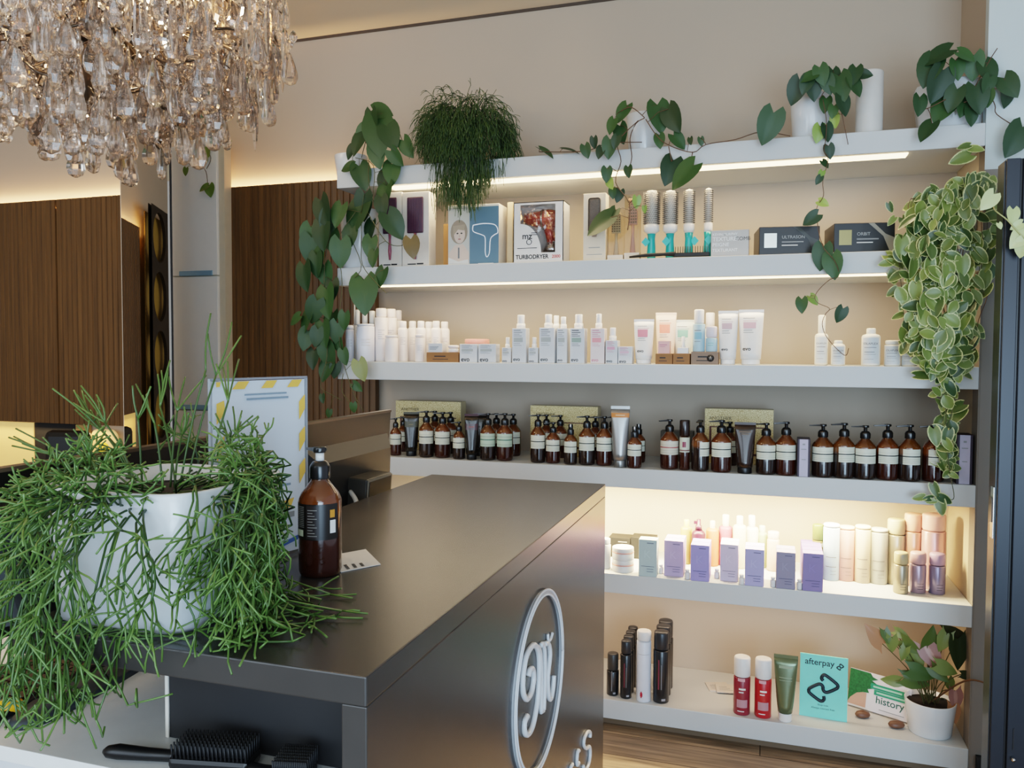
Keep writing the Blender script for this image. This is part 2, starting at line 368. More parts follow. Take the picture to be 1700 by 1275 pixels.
part(t, 'rear_panel', None, lambda mb: mb.box(CX0+.02, CX1-.031, CY1-.03, CY1-.005, 0, ZC-.034, dark))
wl = mat('#d5d8dd', .4, name='white_laminate')
t2 = thing('reception_desk', 'lower grey desk with a white front under the counter', 'desk')
part(t2, 'desktop', None, lambda mb: mb.box(-1.75, CX1-.033, .768, CY1-.033, ZD-.02, ZD, dtop, .001))
part(t2, 'front_panel', None, lambda mb: mb.box(-1.75, CX1-.033, .77, .79, 0, ZD-.02, wl))
# monogram on the side of the counter
lm = mat('#d9dce0', .3, name='white_acrylic'); lm2 = mat('#a9adb3', .25, coat=.5)
def ring(mb, r, cx=1.4555, cz=.768):
    pts = [(CX1+.006, cx+r*math.cos(a), cz+r*math.sin(a)) for a in [2*PI*i/72 for i in range(73)]]
    return pts
lg = thing('monogram_sign', 'white looping monogram in a ring on the charcoal counter side', 'sign')
part(lg, 'ring', None, lambda mb: (mb.tube(ring(mb, .171), .0022, lm, 6), mb.tube(ring(mb, .1615), .0022, lm, 6)))
def annulus(mb):
    vs = []; n = 72
    for x in (CX1, CX1+.006):
        for r in (.162, .171):
            for i in range(n): a = 2*PI*i/n; vs.append((x, 1.4555+r*math.cos(a), .768+r*math.sin(a)))
    fs = []
    for i in range(n):
        j = (i+1) % n; fs += [(i, j, n+j, n+i), (2*n+i, 3*n+i, 3*n+j, 2*n+j), (n+i, n+j, 3*n+j, 3*n+i), (i, 2*n+i, 2*n+j, j)]
    mb.add(vs, fs, lm2)
part(lg, 'ring_face', None, annulus)
def smooth_path(pts, n=6):
    P = [Vector(p) for p in pts]; out = []
    for i in range(len(P)-1):
        a, b, c, d = P[max(i-1, 0)], P[i], P[i+1], P[min(i+2, len(P)-1)]
        for k in range(n):
            t = k/n; out.append(.5*((2*b)+(c-a)*t+(2*a-5*b+4*c-d)*t*t+(3*b-a-3*c+d)*t**3))
    return out+[P[-1]]
def stroke(name, pts, r):
    W = [atX(780+x/3.808, 940+y/3.808, CX1) for x, y in pts]; W = smooth_path(W)
    def bl(mb):
        for p in (0,): mb.tube([(CX1+.003, q.y, q.z) for q in W], r, lm, 8, flat=1)
    return bl
for pts, r in (([(358, 692), (368, 655), (386, 650), (392, 710), (378, 790), (350, 838), (326, 800), (324, 700), (343, 575), (375, 512), (402, 500), (424, 555), (426, 700), (416, 850), (390, 990), (360, 1058), (336, 1050), (334, 985), (352, 945)], .0085),
               ([(408, 505), (428, 525), (438, 620), (440, 800), (440, 920)], .0075), ([(438, 500), (452, 492), (463, 560), (462, 750), (456, 905)], .0075),
               ([(462, 492), (486, 490), (496, 560), (482, 700), (486, 810), (500, 838), (514, 780), (522, 690)], .008), ([(484, 428), (486, 470), (500, 460), (512, 422)], .005), ([(440, 922), (456, 912)], .006)):
    part(lg, 'letter_stroke', None, stroke('s', pts, r*.66))
l2 = thing('script_lettering', 'white apostrophe and letter s low on the counter side', 'sign')
part(l2, 'letter', None, stroke('s', [(752, 1080), (752, 1048), (735, 1048), (716, 1085), (712, 1130), (728, 1150), (748, 1140), (752, 1190), (742, 1250), (720, 1290), (708, 1262)], .0045))
part(l2, 'apostrophe', None, stroke('s', [(682, 1165), (674, 1168), (668, 1215), (670, 1255), (680, 1240)], .0045))
part(l2, 'letter', None, stroke('s', [(640, 1250), (628, 1275), (624, 1330)], .0045))
# ---------------------------------------------------------------- products: placing
def proj(p):
    d = Vector(p)-EYE; w = d.dot(fwd); return 850+FPX*d.dot(rt)/w, 637.5-FPX*d.dot(up)/w
def stand(u, Y, z):
    p = atY(u, 600, Y)
    for _ in range(3): p = atY(u, proj((p.x, Y, z))[1], Y)
    return Vector((p.x, Y, z))
def base(u, vb, z, r=0):
    p = atZ(u, vb, z)
    if p.y < YF+.004: p = stand(u, YF+.004, z)
    q = stand(u, p.y+r, z); return q
def hgt(P, u, vt): return atY(u, vt, P.y).z-P.z
def face(P, k=1): return -math.atan2(P.x, P.y)*k    # turn that makes a thing look at the middle of the room
def cyl(mb, prof, m, n=24, sm=True): mb.lathe(prof, m, n, sm)
def rb(r, h, b=.004, z=0): return [(r-b, z), (r-b*.3, z+b*.3), (r, z+b), (r, z+h-b), (r-b*.3, z+h-b*.3), (r-b, z+h)]
LINES = lambda a, z0, z1, n, m, f=.6: [(-a, -a+2*a*(f if i % 2 else 1), z0+(z1-z0)*i/n, z0+(z1-z0)*(i+.4)/n, m) for i in range(n)]
def wrapdecal(root, r, marks, name='surface_print', rz=0):
    def b(mb):
        for a0, a1, z0, z1, m in marks: mb.arc(r, a0, a1, z0, z1, m, 6)
    return part(root, name, None, b, rot=(0, 0, rz))
def flatdecal(root, y, marks, name='surface_print'):
    def b(mb):
        for x0, x1, z0, z1, m in marks: mb.box(x0, x1, y-.0004, y+.0003, z0, z1, m)
    return part(root, name, None, b)
def can(name, label, cat, P, r, h, bm_, cm, cap=.25, capr=1, group=None, rz=0, marks=None, neck=0, dome=.004):
    """round bottle or spray can: body and cap"""
    t = thing(name, label, cat, P, rz, group); hb = h*(1-cap)
    k = ('can', round(r, 4), round(h, 4), bm_.name, cap, capr, neck)
    if neck: body = rb(r, hb, .004)[:4]+[(r*.97, hb-.002), (r*.85, hb+.003), (r*neck, hb+.006)]
    else: body = rb(r, hb, .003)
    part(t, 'body', k+('b',), lambda mb: cyl(mb, body, bm_))
    cr = r*capr
    part(t, 'cap', k+('c', cm.name), lambda mb: cyl(mb, rb(cr, h-hb-.001, min(dome, cr*.4), hb+.001), cm))
    if marks: wrapdecal(t, r+.0005, marks)
    return t
def carton(name, label, P, w, d, h, m, rz=0, marks=None, group=None, cat='box', bev=.0012, front=None, side=None):
    t = thing(name, label, cat, P, rz, group)
    part(t, 'carton_body', ('ct', round(w, 4), round(d, 4), round(h, 4), m.name), lambda mb: mb.box(-w/2, w/2, -d/2, d/2, 0, h, m, bev))
    if front: part(t, 'front_panel', None, lambda mb: mb.box(-w/2+.001, w/2-.001, -d/2-.0004, -d/2, .001, h-.001, front))
    if marks: flatdecal(t, -d/2-.0009, marks)
    return t
def tubeb(name, label, P, wt, r, h, m, cm, caph=.12, rz=0, marks=None, group=None, crimp=None, over=1):
    """squeeze tube standing on its cap, flat crimp on top"""
    t = thing(name, label, 'tube', P, rz, group); k = ('tb', round(wt, 4), round(r, 4), round(h, 4))
    hc = h*caph
    part(t, 'cap', k+('c', cm.name), lambda mb: cyl(mb, rb(r*.92, hc, .002), cm))
    def body(mb):
        S = []
        for i in range(9):
            f = i/8; rx = r+(wt/2-r)*f**.8; ry = r*(1-f)**.75+.0012; S.append((rx, max(ry, .0012), hc+(h*.95-hc)*f))
        mb.loft([(r*.9, r*.9, hc)]+S, m, 28)
    part(t, 'body', k+('b', m.name), body)
    part(t, 'crimp', k+('k', (crimp or m).name), lambda mb: mb.box(-wt/2, wt/2, -.0011, .0011, h*.95, h, crimp or m))
    if marks:
        def b(mb):
            for x0, x1, z0, z1, mm in marks:
                vs = []; fs = []; n = 8
                for i in range(n+1):
                    x = x0+(x1-x0)*i/n
                    for z in (z0, z1):
                        f = min(1, max(0, (z-hc)/(h*.95-hc))); rx = r+(wt/2-r)*f**.8; ry = max(r*(1-f)**.75+.0012, .0012)
                        vs.append((x*rx, -ry*math.sqrt(max(0, 1-x*x))-.0008, z))
                for i in range(n): fs.append((2*i, 2*i+2, 2*i+3, 2*i+1))
                mb.add(vs, fs, mm, True)
        part(t, 'surface_print', None, b)
    return t
# ---- amber pump bottle
amb = {}
for nm, lo, hi in (('red', '#3a160b', '#7a3d12'), ('brown', '#261712', '#74400f')):
    amb[nm] = ramp_mat('amber_'+nm, [(0, lo), (.57, lo), (.66, hi), (1, '#4a240a')], .12, .6, const=False)
    amb[nm].node_tree.nodes['Principled BSDF'].inputs['Transmission Weight'].default_value = .12
lab_c = ramp_mat('cream_label', [(0, '#d9dccb'), (.12, '#b1b4a5'), (.15, '#d9dccb'), (.24, '#b1b4a5'), (.27, '#d9dccb'), (.36, '#b5b8a9'), (.39, '#dbdecd'), (.49, '#23282a'), (.56, '#dbdecd'), (.7, '#c4c7b6'), (.73, '#dde0cf')], .5)
lab_r = ramp_mat('cream_label_rose', [(0, '#cdc9b8'), (.12, '#aaa595'), (.15, '#cdc9b8'), (.3, '#ada797'), (.33, '#cfcbba'), (.49, '#a24b4f'), (.57, '#d3cebd'), (.7, '#b4ae9e'), (.73, '#d6d1c0')], .5)
lab_g = ramp_mat('mint_label', [(0, '#b9cdb8'), (.15, '#98ac9a'), (.19, '#bfd2bd'), (.49, '#2f6b5a'), (.56, '#bdd0bb'), (.75, '#9bb09c'), (.8, '#c2d5c0')], .5)
pumpk = mat('#0c0c0e', .28, coat=.3, name='pump_black')
def pump(label, P, w, h, kind='red', lab=None, la=1.15, lrz=0, rz=0, group='amber bottles on the fourth shelf', spray=False, name='pump_bottle', nz=0):
    """unit sized bottle parts shared by all, scaled to size"""
    t = thing(name, label, 'bottle', P, rz, group); sc = (w/2, w/2, h)
    def body(mb):
        mb.lathe([(.8, 0), (.93, .012), (.99, .04), (1, .08), (1, .585), (.97, .605), (.86, .645), (.6, .7), (.42, .74), (.38, .76), (.38, .775)], amb[kind], 32)
    part(t, 'bottle_body', ('pb', kind), body, scale=sc)
    part(t, 'label', ('pl', (lab or lab_c).name, la), lambda mb: mb.arc(1.012, -la, la, .30, .575, lab or lab_c, 16), scale=sc, rot=(0, 0, lrz))
    if spray:
        part(t, 'spray_collar', 'psc', lambda mb: mb.lathe([(.5, .74), (.5, .86), (.42, .87), (.36, .88)], pumpk, 24), scale=sc)
        part(t, 'spray_head', 'psh', lambda mb: (mb.lathe([(.34, .88), (.36, .9), (.36, .99), (.28, 1)], pumpk, 24), mb.lathe([(.1, 0), (.1, .06)], white, 10, off=(0, -.4, .94))), scale=sc)
    else:
        part(t, 'pump_collar', 'pc', lambda mb: mb.lathe([(.46, .755), (.48, .76), (.48, .845), (.44, .86), (.34, .885), (.2, .895)], pumpk, 24), scale=sc)
        def head(mb):
            mb.lathe([(.17, .89), (.17, .955), (.3, .958), (.34, .975), (.3, 1)], pumpk, 16)
            mb.add([(-1.25, -.14, .958), (-1.25, .14, .958), (0, -.26, .965), (0, .26, .965), (-1.3, -.12, .976), (-1.3, .12, .976), (0, -.28, .998), (0, .28, .998)],
                   [(0, 2, 3, 1), (4, 5, 7, 6), (0, 4, 6, 2), (1, 3, 7, 5), (0, 1, 5, 4), (2, 6, 7, 3)], pumpk)
        part(t, 'pump_head', 'ph', head, scale=sc, rot=(0, 0, nz))
    return t

# ================================================================ fourth shelf: amber bottles
z4 = ZS[3]
def P4(label, u, wpx, vb, vt, **k):
    p = atZ(u, vb, z4); p = p if p.y > YF+.004 else stand(u, YF+.004, z4)
    w = wpx*mpp(p); q = stand(u, p.y+w/2, z4); w = wpx*mpp(q)
    return pump(label, q, w, hgt(q, u, vt), rz=face(q, .7), **k)
def P4b(label, u, wpx, Y, vt, **k):
    q = stand(u, Y+.035, z4); return pump(label, q, wpx*mpp(q), hgt(q, u, vt), rz=face(q, .7), **k)
P4('small amber pump bottle closest to the computer monitor', 657, 19, 757, 694, kind='red')
P4b('amber pump bottle tucked behind the dark olive tube', 670, 20, 3.05, 692, kind='red')
P4('amber pump bottle just beside the dark olive tube', 708, 25, 760, 682, kind='brown')
P4b('amber pump bottle hidden behind the bottle beside the olive tube', 722, 24, 3.06, 682)
P4('amber pump bottle with reddish liquid in front of the first gilt gift box', 735, 26, 761, 684)
P4b('amber pump bottle half hidden next to the small pump bottle', 748, 25, 3.06, 684)
P4('small amber pump bottle just before the maroon tubes', 762, 21, 763, 700, kind='brown')
P4('mint labelled amber pump bottle next to the maroon tubes', 810, 26, 765, 686, kind='brown', lab=lab_g)
P4b('amber pump bottle behind the first mint labelled bottle', 824, 25, 3.07, 686)
P4('mint labelled amber pump bottle with reddish liquid ending the first cluster', 838, 27, 766, 686, lab=lab_g)
P4b('amber pump bottle peeking out at the end of the first cluster', 852, 25, 3.07, 687)
P4('amber pump bottle at the near corner of the second gilt gift box', 893, 25, 769, 688, kind='brown')
P4b('amber pump bottle behind the first bottle of the second cluster', 907, 24, 3.08, 688)
P4('shorter amber pump bottle with reddish liquid in the second cluster', 918, 24, 770, 701)
P4b('amber pump bottle behind the shorter pump bottle', 930, 24, 3.08, 689)
P4('small amber spray bottle in the middle of the second cluster', 947, 22, 772, 704, spray=True, name='spray_bottle', kind='brown')
P4('amber pump bottle following the small spray bottle', 974, 27, 773, 690, kind='brown')
P4b('amber pump bottle showing behind the bottle after the spray bottle', 988, 25, 3.08, 691)
P4('amber pump bottle touching the silver tube', 1003, 27, 774, 691)
P4b('amber pump bottle half hidden by the silver tube', 1017, 25, 3.08, 691)
P4('small amber spray bottle on the far side of the silver tube', 1053, 24, 778, 708, spray=True, name='spray_bottle')
P4b('amber spray bottle behind the small spray bottle by the silver tube', 1060, 22, 3.05, 704, spray=True, name='spray_bottle')
P4('rose striped amber pump bottle beside the slim amber cylinder', 1111, 30, 780, 696, lab=lab_r, la=1.3, nz=.5)
P4('amber pump bottle with its label turned away, after the slim cylinder', 1162, 29, 783, 697, kind='brown', lrz=.75, la=.75, nz=1.3)
P4('amber pump bottle in front of the third gilt gift box', 1197, 33, 786, 697, nz=.4)
P4b('amber pump bottle squeezed between gift box bottle and brown tube', 1211, 28, 3.09, 700)
P4('amber pump bottle on the far side of the brown tube', 1271, 32, 790, 702, kind='brown', nz=-.2)
P4('amber pump bottle touching the first thin lilac carton', 1304, 33, 792, 700, nz=.3)
LN = ['first', 'second', 'third', 'fourth', 'fifth', 'sixth']
for i, (u, vb, vt, k, l, a, n) in enumerate(((1365, 794, 704, 'brown', 0, 1.2, 0), (1400, 795, 702, 'brown', .45, .95, .4), (1435, 797, 706, 'brown', .1, 1.1, 0), (1472, 798, 704, 'red', .2, 1.1, .2), (1509, 800, 705, 'brown', .25, .9, .3), (1548, 801, 706, 'red', .45, .9, .2))):
    P4(f'amber pump bottle, {LN[i]} of six standing after the thin lilac carton', u, 34, vb, vt, kind=k, lrz=l, la=a, nz=n)
tubm = mat('#1b1712', .22, coat=.4, name='dark_tube'); gold = mat('#6d6136', .4); mar = mat('#3d1820', .3, coat=.3)
def T4(label, u, wt, wb, vb, vt, m, cm, **k):
    p = atZ(u, vb, z4); p = p if p.y > YF+.004 else stand(u, YF+.004, z4)
    r = wb/2*mpp(p); q = stand(u, p.y+r, z4); return tubeb('squeeze_tube', label, q, wt*mpp(q), r, hgt(q, u, vt), m, cm, rz=face(q, .7), **k)
B2 = lambda z0, z1, m: [(-.85, .85, z0, z1, m)]
def band(h0, h1): return None
t = T4('dark olive squeeze tube near the computer monitor', 683, 26, 19, 758, 684, tubm, black, crimp=mat('#39351f', .3), marks=[(-.9, .9, .118, .142, mat('#3b3820', .35)), (-.3, .3, .128, .131, gold)])
t = T4('maroon topped dark squeeze tube in front of its twin', 783, 24, 18, 764, 687, tubm, black, crimp=mar, marks=[(-.9, .9, .118, .142, mar), (-.4, .4, .128, .132, mat('#8c4a4a', .4))])
q = stand(799, 3.06, z4); tubeb('squeeze_tube', 'second maroon dark squeeze tube, partly hidden by its twin', q, 26*mpp(q), 9.5*mpp(q), hgt(q, 799, 686), tubm, black, crimp=mar)
sil = mat('#9c9c9a', .3, .7, name='silver_tube')
t = T4('tall silver squeeze tube with an orange band', 1029, 31, 23, 779, 674, sil, mat('#8b8b89', .3, .8), crimp=sil, marks=[(-.97, .97, .185, .202, mat('#c7762a', .4)), (-.5, .5, .192, .195, mat('#e8c9a0', .5))])
t = T4('dark brown squeeze tube in front of the third gilt gift box', 1236, 34, 25, 787, 701, mat('#2a1b15', .2, coat=.4), black, crimp=mat('#33211a', .3), marks=[(-.6, .6, .145, .149, mat('#6d5a48', .5)), (-.4, .4, .138, .141, mat('#6d5a48', .5))])
q = base(1136, 781, z4, 8*mpp(stand(1136, 2.95, z4)))
t = can('spray_cylinder', 'slim amber cylinder with a cream label and dark cap', 'bottle', q, 8.5*mpp(q), hgt(q, 1136, 697), amb['red'], mat('#241512', .25, coat=.4), cap=.33, rz=face(q))
hh = hgt(q, 1136, 697); wrapdecal(t, 8.5*mpp(q)*1.02, [(-1.2, 1.2, hh*.36, hh*.655, mat('#cfd2bf', .5)), (-1.2, 1.2, hh*.385, hh*.41, mat('#94394c', .5)), (-.45, .25, hh*.46, hh*.57, mat('#8a3a50', .5))], 'label')
# gilt gift boxes
gm, nt, b_ = nodes('gilt_print'); N = nt.nodes; tc = N.new('ShaderNodeTexCoord'); vo = N.new('ShaderNodeTexVoronoi'); vo.inputs['Scale'].default_value = 150; vo.feature = 'DISTANCE_TO_EDGE'
cr = N.new('ShaderNodeValToRGB'); e = cr.color_ramp.elements; e[0].position = .02; e[0].color = (*srgb('#b89a58'), 1); e[1].position = .16; e[1].color = (*srgb('#e8d49a'), 1)
nt.links.new(tc.outputs['Object'], vo.inputs[0]); nt.links.new(vo.outputs[0], cr.inputs[0]); nt.links.new(cr.outputs[0], b_.inputs['Base Color']); b_.inputs['Roughness'].default_value = .4
for u0, u1, vt, lab in ((657, 765, 664, 'gilt patterned gift box behind the bottles by the monitor'), (880, 992, 672, 'gilt patterned gift box behind the small amber spray bottle'), (1169, 1283, 677, 'gilt patterned gift box behind the dark brown tube')):
    Y = 3.18; a, c = stand(u0, Y-.03, z4), stand(u1, Y-.03, z4); q = Vector(((a.x+c.x)/2, Y, z4)); w = c.x-a.x; h = hgt(q, u0, vt)
    t = carton('gift_box', lab, q, w, .06, h, mat('#cfc19a', .5), front=gm, group='gilt gift boxes', marks=[(-w*.43, w*.43, h*.16, h*.2, mat('#5b2a20', .5)), (-w*.43, w*.43, h*.66, h*.68, mat('#5b2a20', .5)), (-w*.43, -w*.40, h*.2, h*.66, mat('#5b2a20', .5))])
    text(t, 'ANOTHER', .018, mat('#4a3a1c', .5), (-w*.27, -.0315, h*.8))
# thin cartons
lil = mat('#b9b3c9', .5); drk = mat('#2c1b2c', .5)
for u, w, vb, vt, lab in ((1333, 20, 793, 727, 'thin lilac carton with dark sides between amber bottles'), (1597, 23, 804, 720, 'thin grey lilac carton at the end of the amber bottles')):
    q = base(u, vb, z4, .04); q.y += .0; W = w*mpp(q); h = hgt(q, u, vt)
    t = carton('hair_colour_carton', lab, q, W, .08, h, drk, front=None, rz=face(q, .3))
    part(t, 'front_panel', None, lambda mb: mb.box(-W*.33, W*.33, -.0412, -.04, .001, h-.001, lil))
    flatdecal(t, -.0416, [(-W*.2, W*.2, h*.72, h*.74, grey), (-W*.16, W*.16, h*.45, h*.47, grey), (-W*.1, W*.1, h*.84, h*.88, grey)])
for u0, u1, vt, lab in ((1096, 1150, 714, 'dark carton hidden behind the rose striped bottle'),):
    Y = 3.15; a, c = stand(u0, Y, z4), stand(u1, Y, z4); q = Vector(((a.x+c.x)/2, Y+.03, z4)); carton('dark_carton', lab, q, c.x-a.x, .06, hgt(q, u0, vt), mat('#4a4438', .5))

# ================================================================ third shelf: white and pastel products
z3 = ZS[2]
def S3(u, wpx, Y, vt): q = stand(u, Y, z3); return q, wpx/2*mpp(q), hgt(q, u, vt)
def wcan(label, u, w, Y, vt, cap=.2, capr=.8, m=white, cm=None, neck=0, group='white bottles at the end of the third shelf', marks=True, name='product_bottle'):
    q, r, h = S3(u, w, Y, vt)
    mk = LINES(.5, h*.42, h*.62, 5, mat('#c9c6c8', .5), .6) if marks else None
    return can(name, label, 'bottle', q, r, h, m, cm or m, cap, capr, group, face(q), mk, neck)
bw = mat('#e2e4ee', .3, coat=.2, name='cool_white_plastic'); ww = mat('#ece4e2', .35, name='warm_white_plastic')
wcan('narrow bluish white bottle at the very end of the shelf by the vines', 581, 14, 2.95, 540, .12, .9, bw)
wcan('broad glossy white canister among the white bottles', 607, 30, 2.94, 538, .06, .96, bw)
wcan('white bottle with a flat cap behind the canister, under the vine', 594, 11, 3.0, 514, .3, .7)
wcan('white bottle behind the canister, second from the vine', 606, 12, 3.005, 515, .3, .75)
wcan('white bottle behind the canister, beside the tallest bottle', 618, 12, 3.01, 516, .3, .8)
wcan('thin white pump bottle with a raised nozzle behind the canister', 589, 9, 3.025, 497, .45, .25)
wcan('tallest white bottle next to the broad canister', 633, 22, 2.98, 512, .17, .8, ww)
wcan('tall white bottle just behind the tallest one', 649, 20, 3.03, 513, .17, .8, ww)
wcan('tall white bottle at the back of the white cluster', 660, 17, 3.12, 515, .2, .8, ww)
wcan('short white jar bottle in front of the tallest ones', 650, 22, 2.94, 556, .12, .95, ww, marks=False)
for i, (u, vt, Y) in enumerate(((669, 533, 3.0), (685, 533, 3.07), (699, 533, 3.0), (712, 534, 3.08), (724, 533, 3.01), (738, 534, 3.07))):
    wcan('capped white bottle, %s of six behind the small cardboard tray' % LN[i], u, 17, Y, vt, .2, .7, ww, neck=.7)
wcan('short white bottle in front of the six capped ones', 697, 16, 2.95, 555, .12, .95, ww)
brown = mat('#8a5f38', .7, name='kraft_card'); lg_ = mat('#cfd2d6', .5, name='pale_grey_card'); tx = mat('#7b7f84', .6)
def tray(lab, u0, u1, vt, Y=2.96, m=brown, sym=False):
    a, c = stand(u0, Y-.04, z3), stand(u1, Y-.04, z3); q = Vector(((a.x+c.x)/2, Y, z3)); w = c.x-a.x; h = hgt(stand((u0+u1)/2, Y-.04, z3), (u0+u1)/2, vt)
    t = carton('display_tray', lab, q, w, .08, h, m, cat='tray', group='cardboard trays on the third shelf')
    flatdecal(t, -.0405, [(-w*.25, w*.1, h*.55, h*.66, ink), (-w*.3, w*.18, h*.28, h*.34, ink)])
    if sym: part(t, 'round_emblem', None, lambda mb: mb.lathe([(h*.28, 0), (h*.28, .0005)], ink, 24), loc=(w*.22, -.0405, h*.5), rot=(PI/2, 0, 0))
    if sym: part(t, 'emblem_mark', None, lambda mb: (mb.tube([(h*.14*math.cos(a), -.0006, h*.14*math.sin(a)) for a in [PI/2+i*4*PI/5 for i in range(6)]], .0006, white, 4)), loc=(w*.22, -.0415, h*.5))
    return q, w, h
tq, tw, th_ = tray('kraft card tray holding a small box and a jar', 708, 761, 585)
q = Vector((tq.x-tw*.24, tq.y-.01, z3+th_)); carton('small_carton', 'small pale carton standing on the first kraft tray', q, .06, .05, hgt(q, 722, 570), lg_, marks=[(-.024, .015, .021, .023, tx), (-.024, .01, .016, .018, tx), (-.024, .005, .011, .013, tx)])
q = Vector((tq.x+tw*.26, tq.y-.01, z3+th_)); can('product_jar', 'small white jar standing on the first kraft tray', 'jar', q, .021, hgt(q, 750, 573), white, ww, .45, 1.05)
def evo(lab, u0, u1, vtop, vcap, Y=2.945, m=lg_, d=.05, cap=None, pr=tx, brand=ink, cw=.42, blk=mat('#a7acab', .6), group='rectangular pale bottles on the third shelf', name='square_bottle', cat='bottle'):
    a, c = stand(u0, Y-d/2, z3), stand(u1, Y-d/2, z3); q = Vector(((a.x+c.x)/2, Y, z3)); w = c.x-a.x; h = hgt(stand(u0, Y-d/2, z3), u0, vtop)
    t = thing(name, lab, cat, q, 0, group); um = (u0+u1)/2
    part(t, 'bottle_body', None, lambda mb: mb.box(-w/2, w/2, -d/2, d/2, 0, h, m, .0015))
    if vcap:
        ht = hgt(q, um, vcap); r = w*cw/2
        part(t, 'neck', None, lambda mb: mb.lathe([(r*1.25, h), (r*1.2, h+(ht-h)*.35)], cap or white, 20))
        part(t, 'cap', None, lambda mb: mb.lathe(rb(r, (ht-h)*.68, .002, h+(ht-h)*.32), cap or white, 20))
    L = w*.38; mk = [(-L, L*.3, h*.93, h*.95, pr), (-L, L*.6, h*.87, h*.89, pr), (-L, L*.1, h*.82, h*.835, pr), (-L, L*.5, h*.77, h*.785, pr), (-L, L*.7, h*.6, h*.73, blk), (-L, L*.2, h*.55, h*.56, pr), (-L, L*.5, h*.5, h*.51, pr)]
    flatdecal(t, -d/2-.0005, mk)
    text(t, 'evo', w*.34 if vcap or True else .01, brand, (-L*.45, -d/2-.0006, h*.06), name='brand_lettering', bold=.02)
    return t
pk = mat('#c77f92', .6); pkb = mat('#e0a3a6', .6)
evo('square white carton beside the first kraft tray', 763, 792, 571, None, name='square_carton', cat='box', group=None)
evo('second square white carton next to the first square one', 794, 823, 571, None, name='square_carton', cat='box', group=None)
q, r, h = S3(792, 40, 3.06, 563); can('product_jar', 'round jar with a pink lid behind the two square cartons', 'jar', q, r, h, white, mat('#e79a94', .5), .25, 1.02)
evo('small pale dropper bottle after the square cartons', 833, 848, 577, 560, d=.035)
evo('tall grey printed bottle after the small dropper bottle', 850, 873, 545, 523, cw=.5)
evo('small grey printed bottle between two tall grey bottles', 877, 893, 577, 560, d=.035)
evo('wide tall grey bottle with more caps showing behind it', 895, 920, 544, 522, cw=.45)
evo('slim grey bottle partly behind the wide grey one', 924, 941, 545, 526, Y=2.96, cw=.5)
evo('grey bottle whose cap shows over the wide grey one', 912, 929, 545, 524, Y=3.03, cw=.5)
evo('tall white bottle with bold black printing', 946, 970, 545, 522, pr=ink, blk=mat('#8fa39a', .6), cw=.5)
evo('tall white bottle with pink printing', 980, 1003, 545, 521, pr=pk, blk=mat('#e59aa0', .6), brand=pk, cw=.4, m=mat('#e3d6d4', .5))
evo('shorter white spray bottle with a pink block on it', 1005, 1025, 565, 544, pr=pk, blk=mat('#d4a0b6', .6), cw=.5)
evo('low white and pink carton before the pink squeeze tube', 1026, 1049, 575, None, pr=pk, blk=mat('#d9b3c4', .6), name='square_carton', cat='box', group=None)
def T3(lab, u0, u1, vt, Y=2.95, m=white, blk=pk, z=None, sw=.8, hb=.62, brand=True):
    zb = z3 if z is None else z; um = (u0+u1)/2; q = stand(um, Y, zb); wt = (u1-u0)*mpp(q); h = hgt(q, um, vt)
    t = tubeb('squeeze_tube', lab, q, wt, wt*.4, h, m, white, .1, face(q, .8), [(-.65, .3, h*.84, h*.85, tx), (-.65, .5, h*.79, h*.8, blk), (-.65, .4, h*(hb-.02), h*.77, blk), (-.65, .1, h*(hb-.06), h*(hb-.05), tx), (-.65, .2, h*(hb-.1), h*(hb-.09), tx)], 'pastel squeeze tubes on the third shelf')
    if brand: text(t, 'evo', wt*.22, ink, (-wt*.16, -wt*.36, h*.26), name='brand_lettering', bold=.02)
    return t
T3('white squeeze tube with a magenta print before the kraft trays', 1052, 1085, 530)
tray('plain kraft tray under the pink tube', 1088, 1116, 587, 2.955); a3 = tray('kraft tray under the teal printed tube', 1117, 1145, 587, 2.955)
b3 = tray('grey brown tray with a round black emblem', 1147, 1192, 584, 2.955, mat('#857060', .7), True)
T3('pink squeeze tube standing at the kraft trays', 1088, 1122, 519, 3.02, mat('#efd3c4', .5), mat('#e98a7c', .6), brand=False)
T3('teal printed squeeze tube standing at the kraft trays', 1118, 1152, 531, 3.03, mat('#d6dcd8', .5), mat('#7fb0a6', .6), brand=False)
zt_ = z3+a3[2]
q = stand(1103, 2.94, z3+.05); carton('small_carton', 'small pink carton on the plain kraft tray', Vector((q.x, q.y, zt_)), .042, .04, hgt(Vector((q.x, q.y, zt_)), 1103, 566), mat('#e7b3ad', .5), marks=[(-.015, .012, .03, .033, pk), (-.015, .005, .024, .026, pk)])
q = stand(1134, 2.935, zt_); t = thing('spray_bottle', 'tiny white spray bottle on the teal tube\'s kraft tray', 'bottle', q)
part(t, 'body', None, lambda mb: mb.box(-.02, .02, -.015, .015, 0, .022, white, .002)); part(t, 'spray_head', None, lambda mb: mb.lathe([(.009, .022), (.007, .03), (.006, .062)], white, 14))
zb_ = z3+b3[2]; bl = mat('#a9c9d8', .35, name='pale_blue_plastic')
q = stand(1160, 2.945, zb_); can('product_bottle', 'pale blue bottle on the tray with the round emblem', 'bottle', q, 10*mpp(q), hgt(q, 1160, 514), bl, white, .34, .8, marks=[(-.7, .4, .075, .078, tx), (-.7, .5, .045, .07, mat('#7fb3cc', .5)), (-.7, .3, .036, .038, tx)])
q = stand(1181, 2.945, zb_); can('product_bottle', 'short pale blue bottle beside the taller blue one', 'bottle', q, 9.5*mpp(q), hgt(q, 1181, 542), bl, mat('#d9d2da', .35), .45, .95, marks=[(-.6, .4, .03, .032, mat('#7fb7b3', .5)), (-.6, .3, .022, .024, mat('#7fb7b3', .5))])
